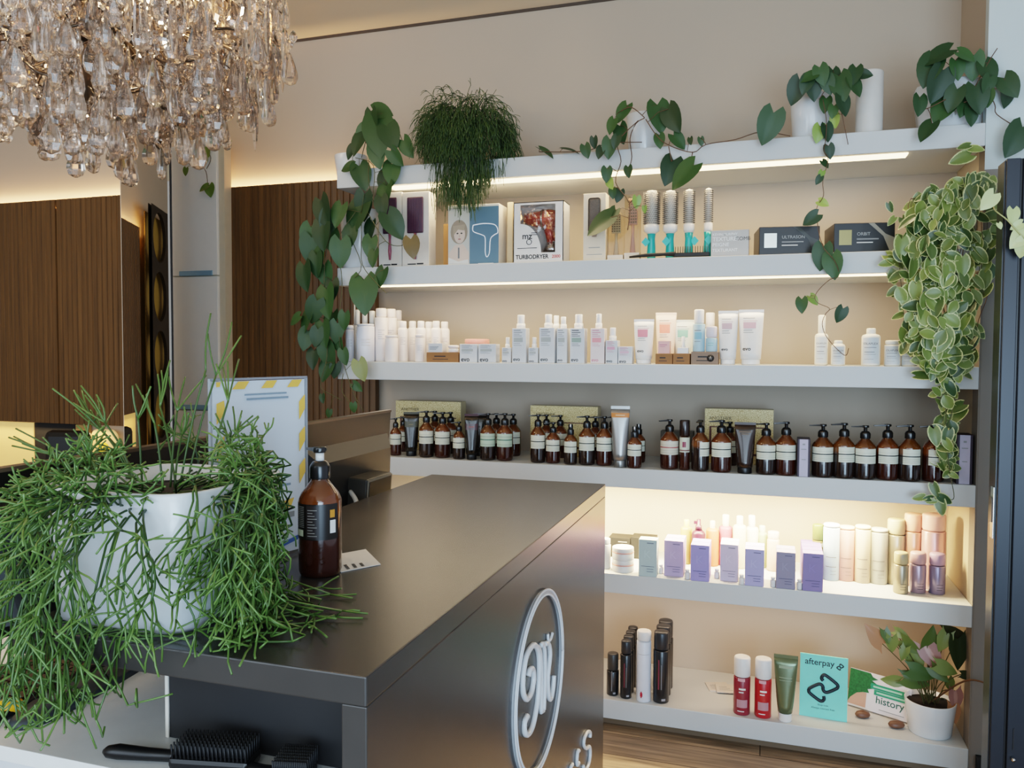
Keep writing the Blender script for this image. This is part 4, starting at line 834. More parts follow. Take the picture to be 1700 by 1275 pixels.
# vent brush lying on its side
q = stand(1112, 2.93, z2); t = thing('vent_brush', 'black vent brush lying in front of the teal brushes', 'brush', q, .05)
px = mpp(q); part(t, 'brush_handle', None, lambda mb: mb.tube([(-67*px, 0, .009), (-40*px, 0, .014), (-10*px, 0, .016), (8*px, 0, .016)], [.005, .009, .008, .012], blackm, 10, flat=.7)); part(t, 'brush_head', None, lambda mb: mb.box(5*px, 64*px, -.004, .02, .006, .02, blackm, .002))
part(t, 'bristles', None, lambda mb: [mb.tube([(x*px, -.002+.006*k, .02), (x*px, -.002+.006*k, .042)], .0012, mat('#4a4238', .5), 4) for x in range(9, 63, 4) for k in range(3)])
# texture comb carton
Y = 2.93; a, w = box2(1180, 1243, Y); h = hgt(a, 1180, 383); q = Vector((a.x+w/2, Y+.025, z2)); sil2 = mat('#aaa49e', .4, .3)
t = carton('comb_carton', 'silver grey texture comb carton with white lettering', q, w, .05, h, sil2)
for k, (s, sz, m) in enumerate((('KEVIN.MURPHY', .095, white), ('TEXTURE.', .15, white), ('PEIGNE', .135, white), ('TEXTURANT', .115, white))): text(t, s, w*sz, m, (-w*.46, -.0256, h*(.8-.2*k)), align='LEFT', bold=.015)
text(t, 'COMB', w*.14, ink, (w*.14, -.0256, h*.6), align='LEFT')
# two black cartons turned a little
bc = mat('#0f1012', .42, coat=.08, name='satin_black_card')
for u0, u1, vt, rz, lab, lines in ((1260, 1356, 377, .13, 'black tool carton with a bright silver square', ('ULTRASON', )), (1384, 1482, 371, .13, 'black tool carton with a gold square, next to the pothos', ('ORBIT', ))):
    Y = 2.925; a, w = box2(u0, u1, Y); h = hgt(a, u0, vt); d = .16
    q = Vector((a.x, Y, z2)); t = thing('tool_carton', lab, 'box', q, rz)
    part(t, 'carton_body', None, lambda mb: mb.box(0, w*1.06, 0, d, 0, h, bc, .002)); sq = mat('#d7dad2', .25, .6) if u0 < 1300 else mat('#8a7f56', .3, .8)
    part(t, 'foil_square', None, lambda mb: mb.box(w*.09, w*.31, -.0008, 0, h*.27, h*.77, sq)); part(t, 'white_flash', None, lambda mb: mb.prism([(w*.6, h*.985), (w*.7, h*.985), (w*.9, h*.62), (w*1.05, h*.5), (w*1.05, h*.02), (w*.98, h*.02), (w*.86, h*.55)], -.0008, 0, mat('#8f8a7c', .4) if u0 > 1300 else mat('#2b2f2c', .3)))
    text(t, lines[0], h*.15, mat('#a3a6a6', .5), (w*.4, -.0006, h*.58), align='LEFT'); flatdecal(t, -.0006, [(w*.4, w*.78, h*.44, h*.48, grey), (w*.4, w*.68, h*.33, h*.36, white)])
# ================================================================ on the counter and desk
mon = mat('#171514', .5, name='monitor_back'); mon2 = mat('#26241f', .5)
for Y0, Y1, zlo, lab in ((1.6, 2.062, .97, 'dark computer monitor seen from behind, beside the counter'), (.80, 1.33, .985, 'black computer monitor behind the leafy counter planter')):
    yc, w = (Y0+Y1)/2, (Y1-Y0)/2; t = thing('computer_monitor', lab, 'monitor', (-1.06, yc, ZD)); z0 = zlo-ZD; z1 = 1.2345-ZD; m = mon if Y0 > 1 else black
    tilt = (0, .07, 0)
    s = part(t, 'screen_housing', None, lambda mb: (mb.box(0, .012, -w, w, z0, z1, m, .003),), rot=tilt)
    part(s, 'screen', None, lambda mb: mb.box(-.002, 0, -w+.008, w-.008, z0+.02, z1-.008, mat('#0b0d12', .15)))
    part(s, 'top_bezel', None, lambda mb: mb.box(-.001, .013, -w, w, z1-.005, z1+.001, mat('#5c4f42', .35, .2)))
    def bulge(mb):
        a = [(.012, -w*.93, z0+.02), (.012, w*.93, z0+.02), (.012, w*.93, z0+.2), (.012, -w*.93, z0+.2), (.045, -w*.8, z0+.03), (.045, w*.8, z0+.03), (.04, w*.8, z0+.165), (.04, -w*.8, z0+.165)]
        mb.add(a, [(4, 5, 6, 7), (0, 1, 5, 4), (1, 2, 6, 5), (2, 3, 7, 6), (3, 0, 4, 7)], m)
    part(s, 'rear_bulge', None, bulge)
    part(t, 'stand', None, lambda mb: (mb.box(-.02, .01, .165, .225, .008, z0+.12, mon2, .004), mb.box(-.07, .06, .15, .24, 0, .01, mon2, .004)))
    if Y0 > 1:
        part(s, 'connector_box', None, lambda mb: mb.box(.03, .095, -.05, .09, z0+.02, z0+.115, mon2, .004)); part(s, 'box_face', None, lambda mb: (mb.box(.095, .097, -.046, .086, z0+.022, z0+.113, mat('#8d877c', .3, .4)), mb.box(.0965, .098, -.04, .08, z0+.024, z0+.108, black)))
        part(s, 'cable', None, lambda mb: mb.tube(smooth_path([(.05, -.05, z0+.08), (.085, -.08, z0+.06), (.09, -.11, z0+.02), (.07, -.13, z0-.05)]), .006, mat('#b9b9b6', .4), 8))
# sign in an acrylic holder
pR = EYE+ray(508, 625)*1.40; pL = EYE+ray(348, 630)*1.235
d = Vector((pR.x-pL.x, pR.y-pL.y, 0)); w = d.length; ang = math.atan2(d.y, d.x); hS = (pR.z+pL.z)/2-ZC
t = thing('acrylic_sign', 'white sign with yellow stripes in a clear acrylic holder on the counter', 'sign', (pL.x, pL.y, ZC), ang)
paper = mat('#f0f6fc', .4, coat=.4, var=.02, name='paper_white'); yel = mat('#e9bd55', .5); tx2 = mat('#7f93a6', .6)
part(t, 'sign_sheet', None, lambda mb: mb.box(.004, w-.004, 0, .001, .008, hS-.004, paper))
part(t, 'acrylic_holder', None, lambda mb: mb.box(0, w, -.002, .003, 0, hS, clear('acrylic', '#f4f7fa', .07, .02)))
part(t, 'holder_rim', None, lambda mb: (mb.box(-.001, w+.001, -.0022, .0032, hS-.0025, hS+.001, mat('#8b8f98', .3)), mb.box(w-.0012, w+.0012, -.0022, .0032, 0, hS, mat('#9aa0a8', .3)), mb.box(-.0012, .0012, -.0022, .0032, 0, hS, mat('#aab0b8', .3))))
part(t, 'holder_foot', None, lambda mb: mb.box(0, w, 0, .07, 0, .003, clear('acrylic_foot', '#f4f7fa', .15)))
def stripes(mb):
    P = lambda a: mb.prism([(w*x, hS*z) for x, z in a], -.0034, -.0026, yel)
    for x in (.05,): P(((x, .985), (x+.04, .985), (x+.03, .96), (x, .96)))
    for x in (.2, .49, .77): P(((x+.06, .985), (x+.17, .985), (x+.12, .945), (x, .945)))
    P(((.05, .875), (.12, .89), (.13, .83), (.05, .77))); P(((.05, .67), (.12, .71), (.12, .65), (.05, .58)))
    for z in (.76, .58, .40): P(((.905, z), (.97, z+.06), (.97, z+.14), (.905, z+.1)))
    for x in (.2, .42, .68): P(((x+.05, .315), (x+.16, .325), (x+.12, .275), (x, .27)))
part(t, 'yellow_stripes', None, stripes)
flatdecal(t, -.0034, [(w*.32, w*.76, hS*.91, hS*.918, tx2), (w*.34, w*.78, hS*.885, hS*.895, tx2), (w*.4, w*.8, hS*.4, hS*.412, tx2), (w*.45, w*.72, hS*.365, hS*.376, tx2), (w*.74, w*.84, hS*.22, hS*.25, grey)])
part(t, 'blue_flash', None, lambda mb: mb.prism([(w*.7, hS*.085), (w*.97, hS*.12), (w*.97, hS*.095), (w*.72, hS*.065)], -.0034, -.0026, mat('#4468a8', .5)))
# big pump bottle on the counter
q = atZ(532, 962, ZC); r = 36*mpp(q); q = q+Vector((q.x, q.y, 0)).normalized()*r; q.z = ZC; h = hgt(q, 534, 742)
lab_d = ramp_mat('black_label', [(0, '#17130f'), (.5, '#17130f'), (1, '#15120f')], .35)
t = pump('large amber pump bottle with a black label on the counter', q, r*2, h, 'red', lab_d, 1.45, group=None, nz=-.6)
part(t, 'label_print', None, lambda mb: ([mb.arc(r*1.018, -1.25, -.25, h*(.395+.014*i), h*(.4+.014*i), mat('#8f8b84', .5), 6) for i in range(12)], mb.arc(r*1.018, -1.2, -.3, h*.325, h*.375, mat('#c9c9a8', .5), 8),
     mb.arc(r*1.016, -.12, .5, h*.31, h*.565, mat('#2a211f', .4), 6), [mb.arc(r*1.019, -.05, .4-.1*(i % 3), h*(.33+.022*i), h*(.336+.022*i), mat('#8a847c', .5), 6) for i in range(10)], mb.arc(r*1.018, 1.0, 1.3, h*.35, h*.45, white, 4), mb.arc(r*1.018, 1.0, 1.25, h*.47, h*.53, mat('#c98a2e', .5), 4)))
part(t, 'white_stem', None, lambda mb: mb.lathe([(r*.2, h*.89), (r*.2, h*.955)], white, 14))
# small printed card
P = [atZ(u, v, ZC) for u, v in ((607, 913), (632, 938), (566, 951), (541, 925))]
c0 = sum(P, Vector())/4; t = thing('business_card', 'small white printed card lying beside the large pump bottle', 'card', c0)
part(t, 'card', None, lambda mb: mb.add([(p-c0)+Vector((0, 0, z)) for z in (.0005, .0016) for p in P], [(3, 2, 1, 0), (4, 5, 6, 7), (0, 1, 5, 4), (1, 2, 6, 5), (2, 3, 7, 6), (3, 0, 4, 7)], mat('#d9d8d6', .5)))
ex = (P[0]-P[1]).normalized(); ey = (P[0]-P[3]).normalized()
def cprint(mb):
    for k in range(3):
        o = (P[2]-c0)+ey*(.012+.0135*k)+ex*.006+Vector((0, 0, .0022)); L = .03-.004*k
        for j in range(5):
            a = o+ex*(L*j/5); b = a+ex*L*.13; mb.add([a, b, b+ey*.006, a+ey*.006], [(0, 1, 2, 3)], ink)
part(t, 'lettering', None, cprint)
# keyboard, yellow tool, brushes on the desk
t = thing('keyboard', 'black keyboard on the grey desk under the hanging stems', 'keyboard', (-1.075, .99, ZD))
part(t, 'keyboard_base', None, lambda mb: mb.box(-.075, .075, -.22, .22, 0, .014, mat('#16161a', .4), .004)); keym = mat('#3b2d24', .35)  # warm light reflected by the keys put into their brown colour
part(t, 'keys', None, lambda mb: [mb.box(-.068+.0227*i, -.068+.0227*i+.019, -.212+.0193*j, -.212+.0193*j+.016, .014, .019, keym, 0) for i in range(6) for j in range(22)])
t = thing('desk_mat', 'dark grey rounded wrist mat lying along the keyboard', 'mat', (-.985, .975, ZD), .12)
part(t, 'pad', None, lambda mb: mb.lathe([(1, 0), (1, .008), (.94, .012)], mat('#30363a', .5), 32, sx=.035, sy=.17, sq=3))
q = atZ(6, 1180, ZD+.01); t = thing('hand_tool', 'black tool with a yellow tip at the desk edge', 'tool', (q.x, q.y, ZD+.001), .9)
part(t, 'grip', None, lambda mb: mb.tube([(-.09, 0, .013), (-.05, 0, .014), (-.012, 0, .014)], [.009, .013, .012], black, 12)); part(t, 'yellow_tip', None, lambda mb: mb.tube([(-.012, 0, .014), (.006, 0, .014), (.02, 0, .012), (.027, 0, .01)], [.0115, .012, .009, .003], mat('#e2a41c', .35), 12))
for a, b, lab in (((172, 1246), (424, 1262), 'black styling brush lying on the desk with its handle out'), ((405, 1278), (520, 1284), 'second black brush in the dark gap under the counter')):
    A_ = atZ(*a, ZD+.012); B_ = atZ(*b, ZD+.012); v = B_-A_; L = v.length; t = thing('styling_brush', lab, 'brush', (A_.x, A_.y, ZD), math.atan2(v.y, v.x))
    part(t, 'brush_handle', None, lambda mb: mb.tube([(0, 0, .011), (.006, 0, .011), (L*.1, 0, .012), (L*.3, 0, .011), (L*.46, 0, .011), (L*.5, 0, .012)], [.003, .0075, .0095, .008, .0075, .012], black, 14)); hd = part(t, 'brush_head', None, lambda mb: mb.box(L*.48, L, -.021, .021, .003, .019, black, .006))
    part(hd, 'bristles', None, lambda mb: [mb.tube([(L*(.51+.47*i/18), y, .018), (L*(.51+.47*i/18), y*1.15, .036)], .0012, blackm, 4) for i in range(19) for y in (-.018, -.012, -.006, 0, .006, .012, .018)])

# ================================================================ plants
potw = mat('#dfe3e6', .22, coat=.4, var=.02, name='white_glazed_pot')
def leaf(mb, m, pos, tip, nrm, L, W=.82, kind='heart', fold=.18, droop=.18, wav=.0):
    tip = Vector(tip).normalized(); nrm = Vector(nrm); nrm = (nrm-tip*nrm.dot(tip)).normalized(); sd = tip.cross(nrm); pos = Vector(pos)
    T = (0, .08, .2, .34, .5, .66, .8, .92, 1); F = {'heart': (.5, .84, .98, 1, .9, .72, .48, .22, 0), 'oval': (.05, .4, .72, .95, 1, .88, .62, .3, 0), 'lance': (.6, .55, .7, .72, .6, .45, .28, .12, 0)}[kind]
    vs = []; ed = []; fs = []
    for t, f in zip(T, F):
        for s in (-1, -.66, -.33, 0, .33, .66, 1):
            x = s*f*W*L*.5; y = t*L-(.24*L*abs(s)*(1-t)**4 if kind == 'heart' else .3*L*abs(s)**1.5*(1-t)**5 if kind == 'lance' else 0)
            z = fold*abs(x)-droop*L*t*t+wav*L*math.sin(t*9+s*2)*abs(s)
            vs.append(pos+tip*y+sd*x+nrm*z); ed.append(max(abs(s), max(0, t-.1)/.9 if t > .85 else 0)*1.0)
    for i in range(len(T)-1):
        for j in range(6): fs.append((i*7+j, i*7+j+1, i*7+7+j+1, i*7+7+j))
    mb.tint = R.random(); mb.add(vs, fs, m, True, ed)
phil = attr_mat('philodendron_leaf', '#18331a', '#335427', .5); young = attr_mat('young_leaf', '#6f9440', '#a3b75a', .4)
stemm = mat('#4a4a26', .5, name='vine_stem'); stemb = mat('#5b3f2a', .6, name='woody_stem')
def leafpx(mb, m, u, v, L, ang, Y, kind='heart', W=.82, tilt=.5, flat=0):
    c = atY(u, v, Y); k = mpp(c); a = math.radians(ang); tip = Vector((math.sin(a), R.uniform(-.35, .1), -math.cos(a)))
    n = Vector((R.uniform(-tilt, tilt), -1, R.uniform(-.1, tilt*1.2)))
    if flat: n = Vector((R.uniform(-.2, .2), -.35, 1))
    Lm = L*k*1.08; leaf(mb, m, c-tip.normalized()*Lm*.45, tip, n, Lm, W, kind)
    return c-tip.normalized()*Lm*.45
def pot(root, r, h, m=potw, n=32, sq=0, taper=.85, lip=.004):
    part(root, 'pot', None, lambda mb: mb.lathe([(r*taper*.96, 0), (r*taper, .004), (r, h-.003), (r-.001, h), (r-lip, h), (r-lip-.001, h*.85), (.002, h*.84)], m, n, sq=sq, caps=True))
    part(root, 'soil', None, lambda mb: mb.lathe([(r-lip-.002, h*.86), (.002, h*.875)], soilm, n, sq=sq))
def vine_plant(name, label, cat, P, r, h, Y, leaves, vines, lm=phil, mpot=potw, pn=32, vr=.0016, sm=None, petiole=True, yl=(), sq=0, kind='heart', W=.82, flat=(), nopot=False):
    t = thing(name, label, cat, P)
    if not nopot: pot(t, r, h, mpot, pn, sq)
    top = Vector((P[0], P[1], P[2]+h*.9)); mb = MB(); st = MB(); sm = sm or stemm; pts = []
    for vn in vines:
        W_ = [atY(u, v, Y+R.uniform(-.01, .01)) for u, v in vn]; W_ = smooth_path(W_, 4); st.tube([p-Vector(P) for p in W_], vr, sm, 5); pts += W_
    for i, l in enumerate(leaves):
        u, v, L = l[:3]; a = l[3] if len(l) > 3 else R.uniform(-15, 15); b = leafpx(mb, l[4] if len(l) > 4 else lm, u, v, L, a, Y+R.uniform(-.03, .02), kind, W, flat=(i in flat))
        if petiole:
            c = min(pts+[top], key=lambda p: (p-b).length)
            if (c-b).length < .16:
                mid = (b+c)/2+Vector((0, 0, (b-c).length*.15)); st.tube([q-Vector(P) for q in (c, mid, b)], vr*.7, sm, 4)
    for i in range(len(mb.v)): mb.v[i] = tuple(Vector(mb.v[i])-Vector(P))
    f = link('foliage', mb.mesh('foliage', True), t); link('vine_stem', st.mesh('vine_stem'), t); return t
z1 = ZS[0]; yf = 2.865
q = stand(583, 3.02, z1)
vine_plant('potted_philodendron', 'heart leaf philodendron at the bare end of the topmost shelf', 'plant', q, .07, .085, yf,
  [(628, 224, 62, 8), (618, 206, 40, 0), (594, 237, 38, -25), (581, 253, 22, -30), (648, 226, 44, 25), (633, 185, 36, 75), (626, 258, 38, 10), (657, 262, 30, 35), (676, 246, 32, 28), (576, 278, 24, -80), (601, 293, 40, 20), (650, 288, 36, 5), (638, 303, 34, -5), (637, 327, 42, -8), (634, 343, 32, 10), (600, 222, 30, -40)],
  [(585, 262, ), (600, 225), (625, 195), (650, 200), (668, 235)] and [[(585, 262), (600, 230), (612, 250), (612, 300), (622, 340)], [(600, 262), (618, 200), (640, 190), (660, 215), (672, 245)], [(590, 262), (620, 275), (618, 330), (610, 352)]])
q = stand(598, 3.0, z2); r = 33*mpp(q)
vine_plant('potted_philodendron', 'large trailing philodendron in a white pot on the second shelf end', 'plant', q, r, hgt(q, 598, 350), 2.85,
  [(536, 352, 46, 18), (561, 357, 36), (591, 360, 54, -20), (603, 343, 42), (534, 390, 46, 2), (613, 384, 32), (655, 374, 44, 32), (613, 409, 30, -5), (684, 411, 32, 15, attr_mat('bronze_leaf', '#4e4a2a', '#6a5a3a', .4)), (517, 416, 46, 0), (619, 429, 26), (511, 393, 36, -12), (505, 460, 42, 8), (540, 458, 36), (565, 420, 42, 0), (604, 490, 56, 8), (632, 461, 30, -18), (541, 502, 48, 8), (521, 517, 38, -20), (508, 533, 38, -20), (489, 531, 24, -60), (536, 555, 40, 8), (507, 564, 32), (544, 590, 38, 10), (519, 596, 30), (540, 615, 34, -20), (558, 552, 32), (571, 533, 27), (571, 593, 24), (599, 615, 32, 18, attr_mat('pale_leaf', '#6d7a45', '#8a9158', .4)), (593, 643, 18, 50), (535, 662, 14), (546, 687, 13), (587, 677, 15), (545, 370, 40, -15), (524, 440, 36, 0), (552, 480, 30, 10), (530, 430, 36), (548, 535, 34, -10), (525, 560, 28), (556, 615, 24), (563, 575, 24, 20), (550, 400, 36, 20), (580, 395, 34, -10)],
  [[(598, 352), (565, 352), (545, 400), (538, 460), (540, 530), (543, 590), (532, 640), (550, 655), (567, 664)], [(600, 352), (600, 400), (602, 440), (625, 470), (642, 487)], [(590, 352), (562, 400), (568, 470), (562, 540), (570, 600), (588, 655), (603, 682)], [(610, 352), (640, 400), (665, 408), (684, 398)], [(575, 380), (600, 440), (585, 465)], [(570, 620), (568, 650), (590, 678)]])
q = stand(1069, 3.04, z1); r = 29*mpp(q)
vine_plant('potted_philodendron', 'philodendron in a round white pot whose vines crawl along the shelf', 'plant', q, r, hgt(q, 1069, 192), yf,
  [(1095, 194, 46, 12), (1117, 198, 42, 22), (1033, 187, 30, -30), (1031, 222, 30), (1015, 209, 24, -20), (986, 237, 17), (973, 251, 21, 15), (996, 253, 19), (1011, 246, 30), (947, 249, 28, 80), (907, 252, 28, 60), (1095, 234, 22), (1127, 234, 28, 40), (1146, 234, 12), (1164, 235, 13), (1276, 211, 50, -18), (1112, 284, 42, -15), (1134, 291, 48, -48), (1007, 290, 22), (1043, 285, 18), (1013, 305, 18, 20, young), (1017, 321, 16), (1027, 325, 20), (1057, 336, 18, 0, young), (1070, 348, 11, 0, young), (994, 373, 46, -62), (1015, 361, 28, -30), (1022, 236, 20)],
  [[(1070, 196), (1056, 205), (1046, 230), (1049, 260), (1045, 278)], [(1060, 200), (1026, 235), (1031, 268), (1022, 303), (1045, 338), (1042, 382)], [(1072, 198), (1090, 225), (1110, 241), (1150, 253), (1172, 240), (1220, 232), (1264, 219), (1312, 226)], [(1110, 243), (1115, 268)], [(1150, 252), (1146, 273)], [(1066, 236), (1010, 238), (970, 251), (895, 252)], [(1070, 195), (1048, 178), (1030, 185)]], vr=.0018, sm=stemb, flat=(9, 10))
q = stand(1346, 3.0, z1); r = 34*mpp(q)
vine_plant('potted_philodendron', 'philodendron in a white pot sending one long vine down the shelves', 'plant', q, r, hgt(q, 1346, 162), yf,
  [(1321, 152, 38, -20), (1351, 149, 32), (1364, 125, 30), (1375, 141, 28), (1397, 144, 42, 10), (1401, 174, 32, 20), (1419, 124, 28, -10), (1421, 144, 30, 30), (1436, 123, 22, 80), (1370, 174, 24), (1383, 185, 20), (1386, 201, 20, 0, young), (1359, 222, 26, -10, young), (1374, 220, 26), (1341, 128, 24, -70), (1377, 252, 21, 10), (1370, 272, 15, 40), (1363, 290, 13, -20, young), (1359, 299, 14, -30), (1367, 337, 17, 60, young), (1346, 364, 26, -55), (1364, 427, 38, -8), (1383, 442, 38, 6), (1331, 507, 23, 0), (1395, 523, 24, -20), (1351, 498, 18, 40, young), (1385, 128, 28, 10), (1338, 140, 28, -20)],
  [[(1366, 165), (1372, 200), (1371, 230), (1368, 250), (1375, 265), (1366, 300), (1367, 325), (1357, 342), (1356, 357), (1360, 390), (1368, 413)], [(1385, 432), (1391, 445), (1392, 459), (1378, 464), (1362, 478), (1353, 492), (1358, 503), (1377, 512), (1370, 522), (1365, 539), (1374, 562), (1402, 590), (1409, 578)], [(1368, 413), (1385, 432)], [(1392, 165), (1400, 200), (1408, 240)], [(1360, 165), (1385, 130), (1420, 120)]], vr=.0013, sm=stemb)
q = stand(1577, 3.02, z1); r = 58*mpp(q)
vine_plant('potted_philodendron', 'large philodendron in a faceted white pot at the door end of the topmost shelf', 'plant', q, r, hgt(q, 1577, 146), yf,
  [(1542, 117, 48, -20), (1554, 93, 42, -70), (1558, 141, 50, -15), (1527, 175, 30, 0), (1565, 179, 48, -30), (1538, 217, 34, -35), (1616, 111, 38, 0), (1642, 120, 38, 20), (1605, 92, 28, 60), (1640, 141, 28), (1624, 163, 44, 10), (1613, 193, 28), (1640, 164, 24), (1677, 143, 38, 25), (1672, 160, 32, 0), (1686, 233, 50, -25), (1590, 115, 30, 10), (1600, 175, 34, -10), (1582, 165, 36, -20)],
  [[(1590, 165), (1600, 140), (1622, 150), (1655, 147), (1668, 140)], [(1600, 170), (1640, 160), (1652, 175), (1655, 190), (1692, 214)], [(1580, 165), (1575, 120), (1597, 88)], [(1610, 160), (1640, 105), (1656, 80)], [(1570, 165), (1540, 180), (1527, 180)]], mpot=potw, pn=9, sm=stemb, vr=.0016)
# white vase
q = stand(1442, 2.97, z1); r = 21*mpp(q); h = hgt(q, 1442, 121)
t = thing('cylinder_vase', 'tall plain white cylinder vase on the topmost shelf', 'vase', q); part(t, 'vase_body', None, lambda mb: mb.lathe([(r*.94, 0), (r, .004), (r, h-.004), (r*.96, h), (r*.88, h), (r*.87, h*.7), (.002, h*.69)], mat('#d8d3cc', .5), 36))
# small plant over the white cabinet
q = Vector((atY(330, 245, 3.22).x, 3.222, 2.385))
vine_plant('potted_vine', 'small vine hanging down the front of the white cabinet', 'plant', q, .04, .05, 3.165, [(345, 230, 22, -20), (326, 268, 16, -30), (318, 262, 16, 30), (308, 285, 12, -10), (345, 252, 16, 10), (338, 312, 16, -60), (348, 316, 20, 15), (376, 239, 14, -80, young), (332, 250, 16), (340, 258, 18, 20)],
  [[(330, 240), (308, 262), (318, 275), (330, 278), (345, 250)], [(330, 272), (342, 285), (345, 312)], [(345, 245), (360, 228), (372, 238)], [(338, 240), (350, 262), (343, 280)]], sm=stemb, lm=attr_mat('olive_leaf', '#5a7430', '#8a9a48', .4))

# pothos mass hanging at the door end
poth = attr_mat('variegated_leaf', '#2e4722', '#7d8d46', .38, '#c4c88c', e0=.78, e1=.9); pale_l = attr_mat('cream_leaf', '#b9c486', '#cdd39c', .4)
q = stand(1585, 3.05, z2); t = thing('potted_pothos', 'big variegated pothos cascading down beside the entrance door', 'plant', q); pot(t, .085, .13)
mb = MB(); st = MB(); prof = [(300, 1612, 40), (330, 1590, 66), (370, 1572, 84), (430, 1562, 86), (480, 1560, 82), (530, 1558, 74), (570, 1560, 66), (605, 1562, 50), (640, 1572, 28), (680, 1572, 20), (720, 1572, 17), (760, 1572, 15), (790, 1578, 10)]
def pw(v):
    for a, b in zip(prof, prof[1:]):
        if a[0] <= v <= b[0]: f = (v-a[0])/(b[0]-a[0]); return a[1]+(b[1]-a[1])*f, a[2]+(b[2]-a[2])*f
for i in range(520):
    v = R.uniform(300, 625) if i < 455 else R.uniform(620, 790)
    c, hw = pw(v); u = c+hw*R.triangular(-1, 1, 0) if R.random() < .6 else c+hw*R.uniform(-1, 1); dx = abs(u-c)/hw
    Y = 2.9-.14*math.sqrt(max(0, 1-dx*dx))*min(1, hw/60)+R.uniform(-.02, .05)
    if u > 1625: Y = min(Y, 2.86)
    L = R.uniform(18, 32)*(1 if v < 625 else .85); a = R.gauss(0, 45)
    leafpx(mb, poth, u, v, L, a, Y, 'oval' if i % 3 else 'heart', R.uniform(.6, .8), .9)
for u, v, L, a in ((1595, 263, 32, -70), (1622, 247, 20, 80), (1600, 243, 18, -80), (1618, 302, 30, -60), (1478, 345, 16, 20), (1480, 367, 16, -40), (1470, 437, 20, -80), (1486, 460, 22, -60), (1480, 485, 18, -50), (1490, 525, 18, -70), (1572, 727, 26, -10), (1553, 726, 28, 10), (1540, 828, 16, -80), (1562, 842, 26, 10), (1553, 815, 22, 20), (1525, 826, 18, -80), (1570, 830, 22, 60), (1548, 832, 14, 90), (1585, 790, 14, 60), (1575, 740, 20, 30)): leafpx(mb, poth, u, v, L, a, 2.84, 'heart', .7, .5)
for u, v, L, a in ((1641, 334, 30, -35), (1682, 359, 24, 0), (1693, 395, 36, -40), (1688, 375, 18, -60), (1697, 412, 28, -10), (1660, 375, 10, 20)): leafpx(mb, pale_l, u, v, L, a, 2.46, 'heart', .85, .3)
for k in range(26):
    u0_ = R.uniform(1510, 1640); L = R.uniform(420, 620); W_ = [atY(u0_+R.uniform(-9, 9)+(1568-u0_)*.25*max(0, (v-450)/200), v, 2.84+R.uniform(-.02, .03)) for v in range(330, int(L), 40)]
    W_ = [atY(1590+(u0_-1590)*.4, 335, 2.98)]+W_; st.tube([p-q for p in smooth_path(W_, 3)], .0012, stemb if k % 2 else stemm, 4)
for vn in ([(1565, 600), (1570, 680), (1572, 740), (1578, 790), (1584, 825), (1575, 830), (1560, 832), (1530, 828)], [(1580, 600), (1585, 660), (1570, 720)], [(1490, 400), (1500, 520), (1503, 545)]): st.tube([p-q for p in smooth_path([atY(u, v, 2.85) for u, v in vn], 4)], .0013, stemm, 5)
st.tube([p-q for p in smooth_path([atY(1655, 320, 2.8), atY(1650, 345, 2.5), atY(1672, 365, 2.46), atY(1690, 385, 2.46), atY(1705, 400, 2.46)], 5)], .002, mat('#a9ab74', .5), 5)
mb.v = [tuple(Vector(p)-q) for p in mb.v]; link('foliage', mb.mesh('foliage', True), t); link('vine_stem', st.mesh('vine_stem'), t)

# syngonium on the lowest shelf
q = base(1543, 1229, z6, .07); r = 39*mpp(q); h = hgt(q, 1543, 1160)
t = thing('potted_syngonium', 'pink and green arrowhead plant in a white pot on the lowest shelf', 'plant', q); pot(t, r, h, potw, 40, taper=.84)
syn = attr_mat('arrowhead_leaf', '#435a28', '#7c8848', .42); synp = attr_mat('pink_leaf', '#b98f84', '#c49d94', .4, '#a57a74', e0=.2, e1=.3); synd = attr_mat('dark_leaf', '#2e3d1f', '#43432a', .4); bron = attr_mat('bronze_pink_leaf', '#a8744f', '#b98560', .4)
mb = MB(); st = MB(); o = Vector((q.x, q.y, q.z+h*.88))
for u, v, L, a, m in ((1453, 1055, 46, -140, bron), (1472, 1057, 26, 20, syn), (1481, 1070, 32, 5, syn), (1497, 1053, 26, 70, syn), (1512, 1074, 38, 55, syn), (1521, 1102, 50, 20, syn), (1545, 1058, 40, 165, syn), (1548, 1092, 52, 30, synp), (1566, 1066, 38, -20, syn), (1588, 1056, 48, 75, synd), (1592, 1085, 56, 5, synd), (1530, 1118, 46, 75, syn), (1521, 1131, 46, 80, syn), (1479, 1130, 32, -85, syn), (1572, 1111, 40, 70, syn), (1578, 1138, 28, 20, syn), (1607, 1121, 24, 85, synd), (1587, 1163, 38, 5, synp), (1534, 1082, 34, -30, syn), (1560, 1120, 36, 50, syn), (1585, 1185, 34, 10, bron), (1500, 1085, 26, -20, syn)):
    b = leafpx(mb, m, u, v, L*.86, a, q.y-.045+R.uniform(-.02, .05), 'lance', .95, .45); st.tube([p-q for p in smooth_path([o+Vector((R.uniform(-.02, .02), R.uniform(-.02, .02), -.01)), (o+b)/2+Vector((0, 0, .02)), b], 4)], .0017, stemm, 5)
st.tube([p-q for p in smooth_path([o, atY(1600, 1131, 2.9), atY(1640, 1136, 2.82), atY(1662, 1156, 2.8)], 5)], [.003]*16, stemb, 6)
mb.v = [tuple(Vector(p)-q) for p in mb.v]; link('foliage', mb.mesh('foliage', True), t); link('plant_stems', st.mesh('plant_stems'), t)

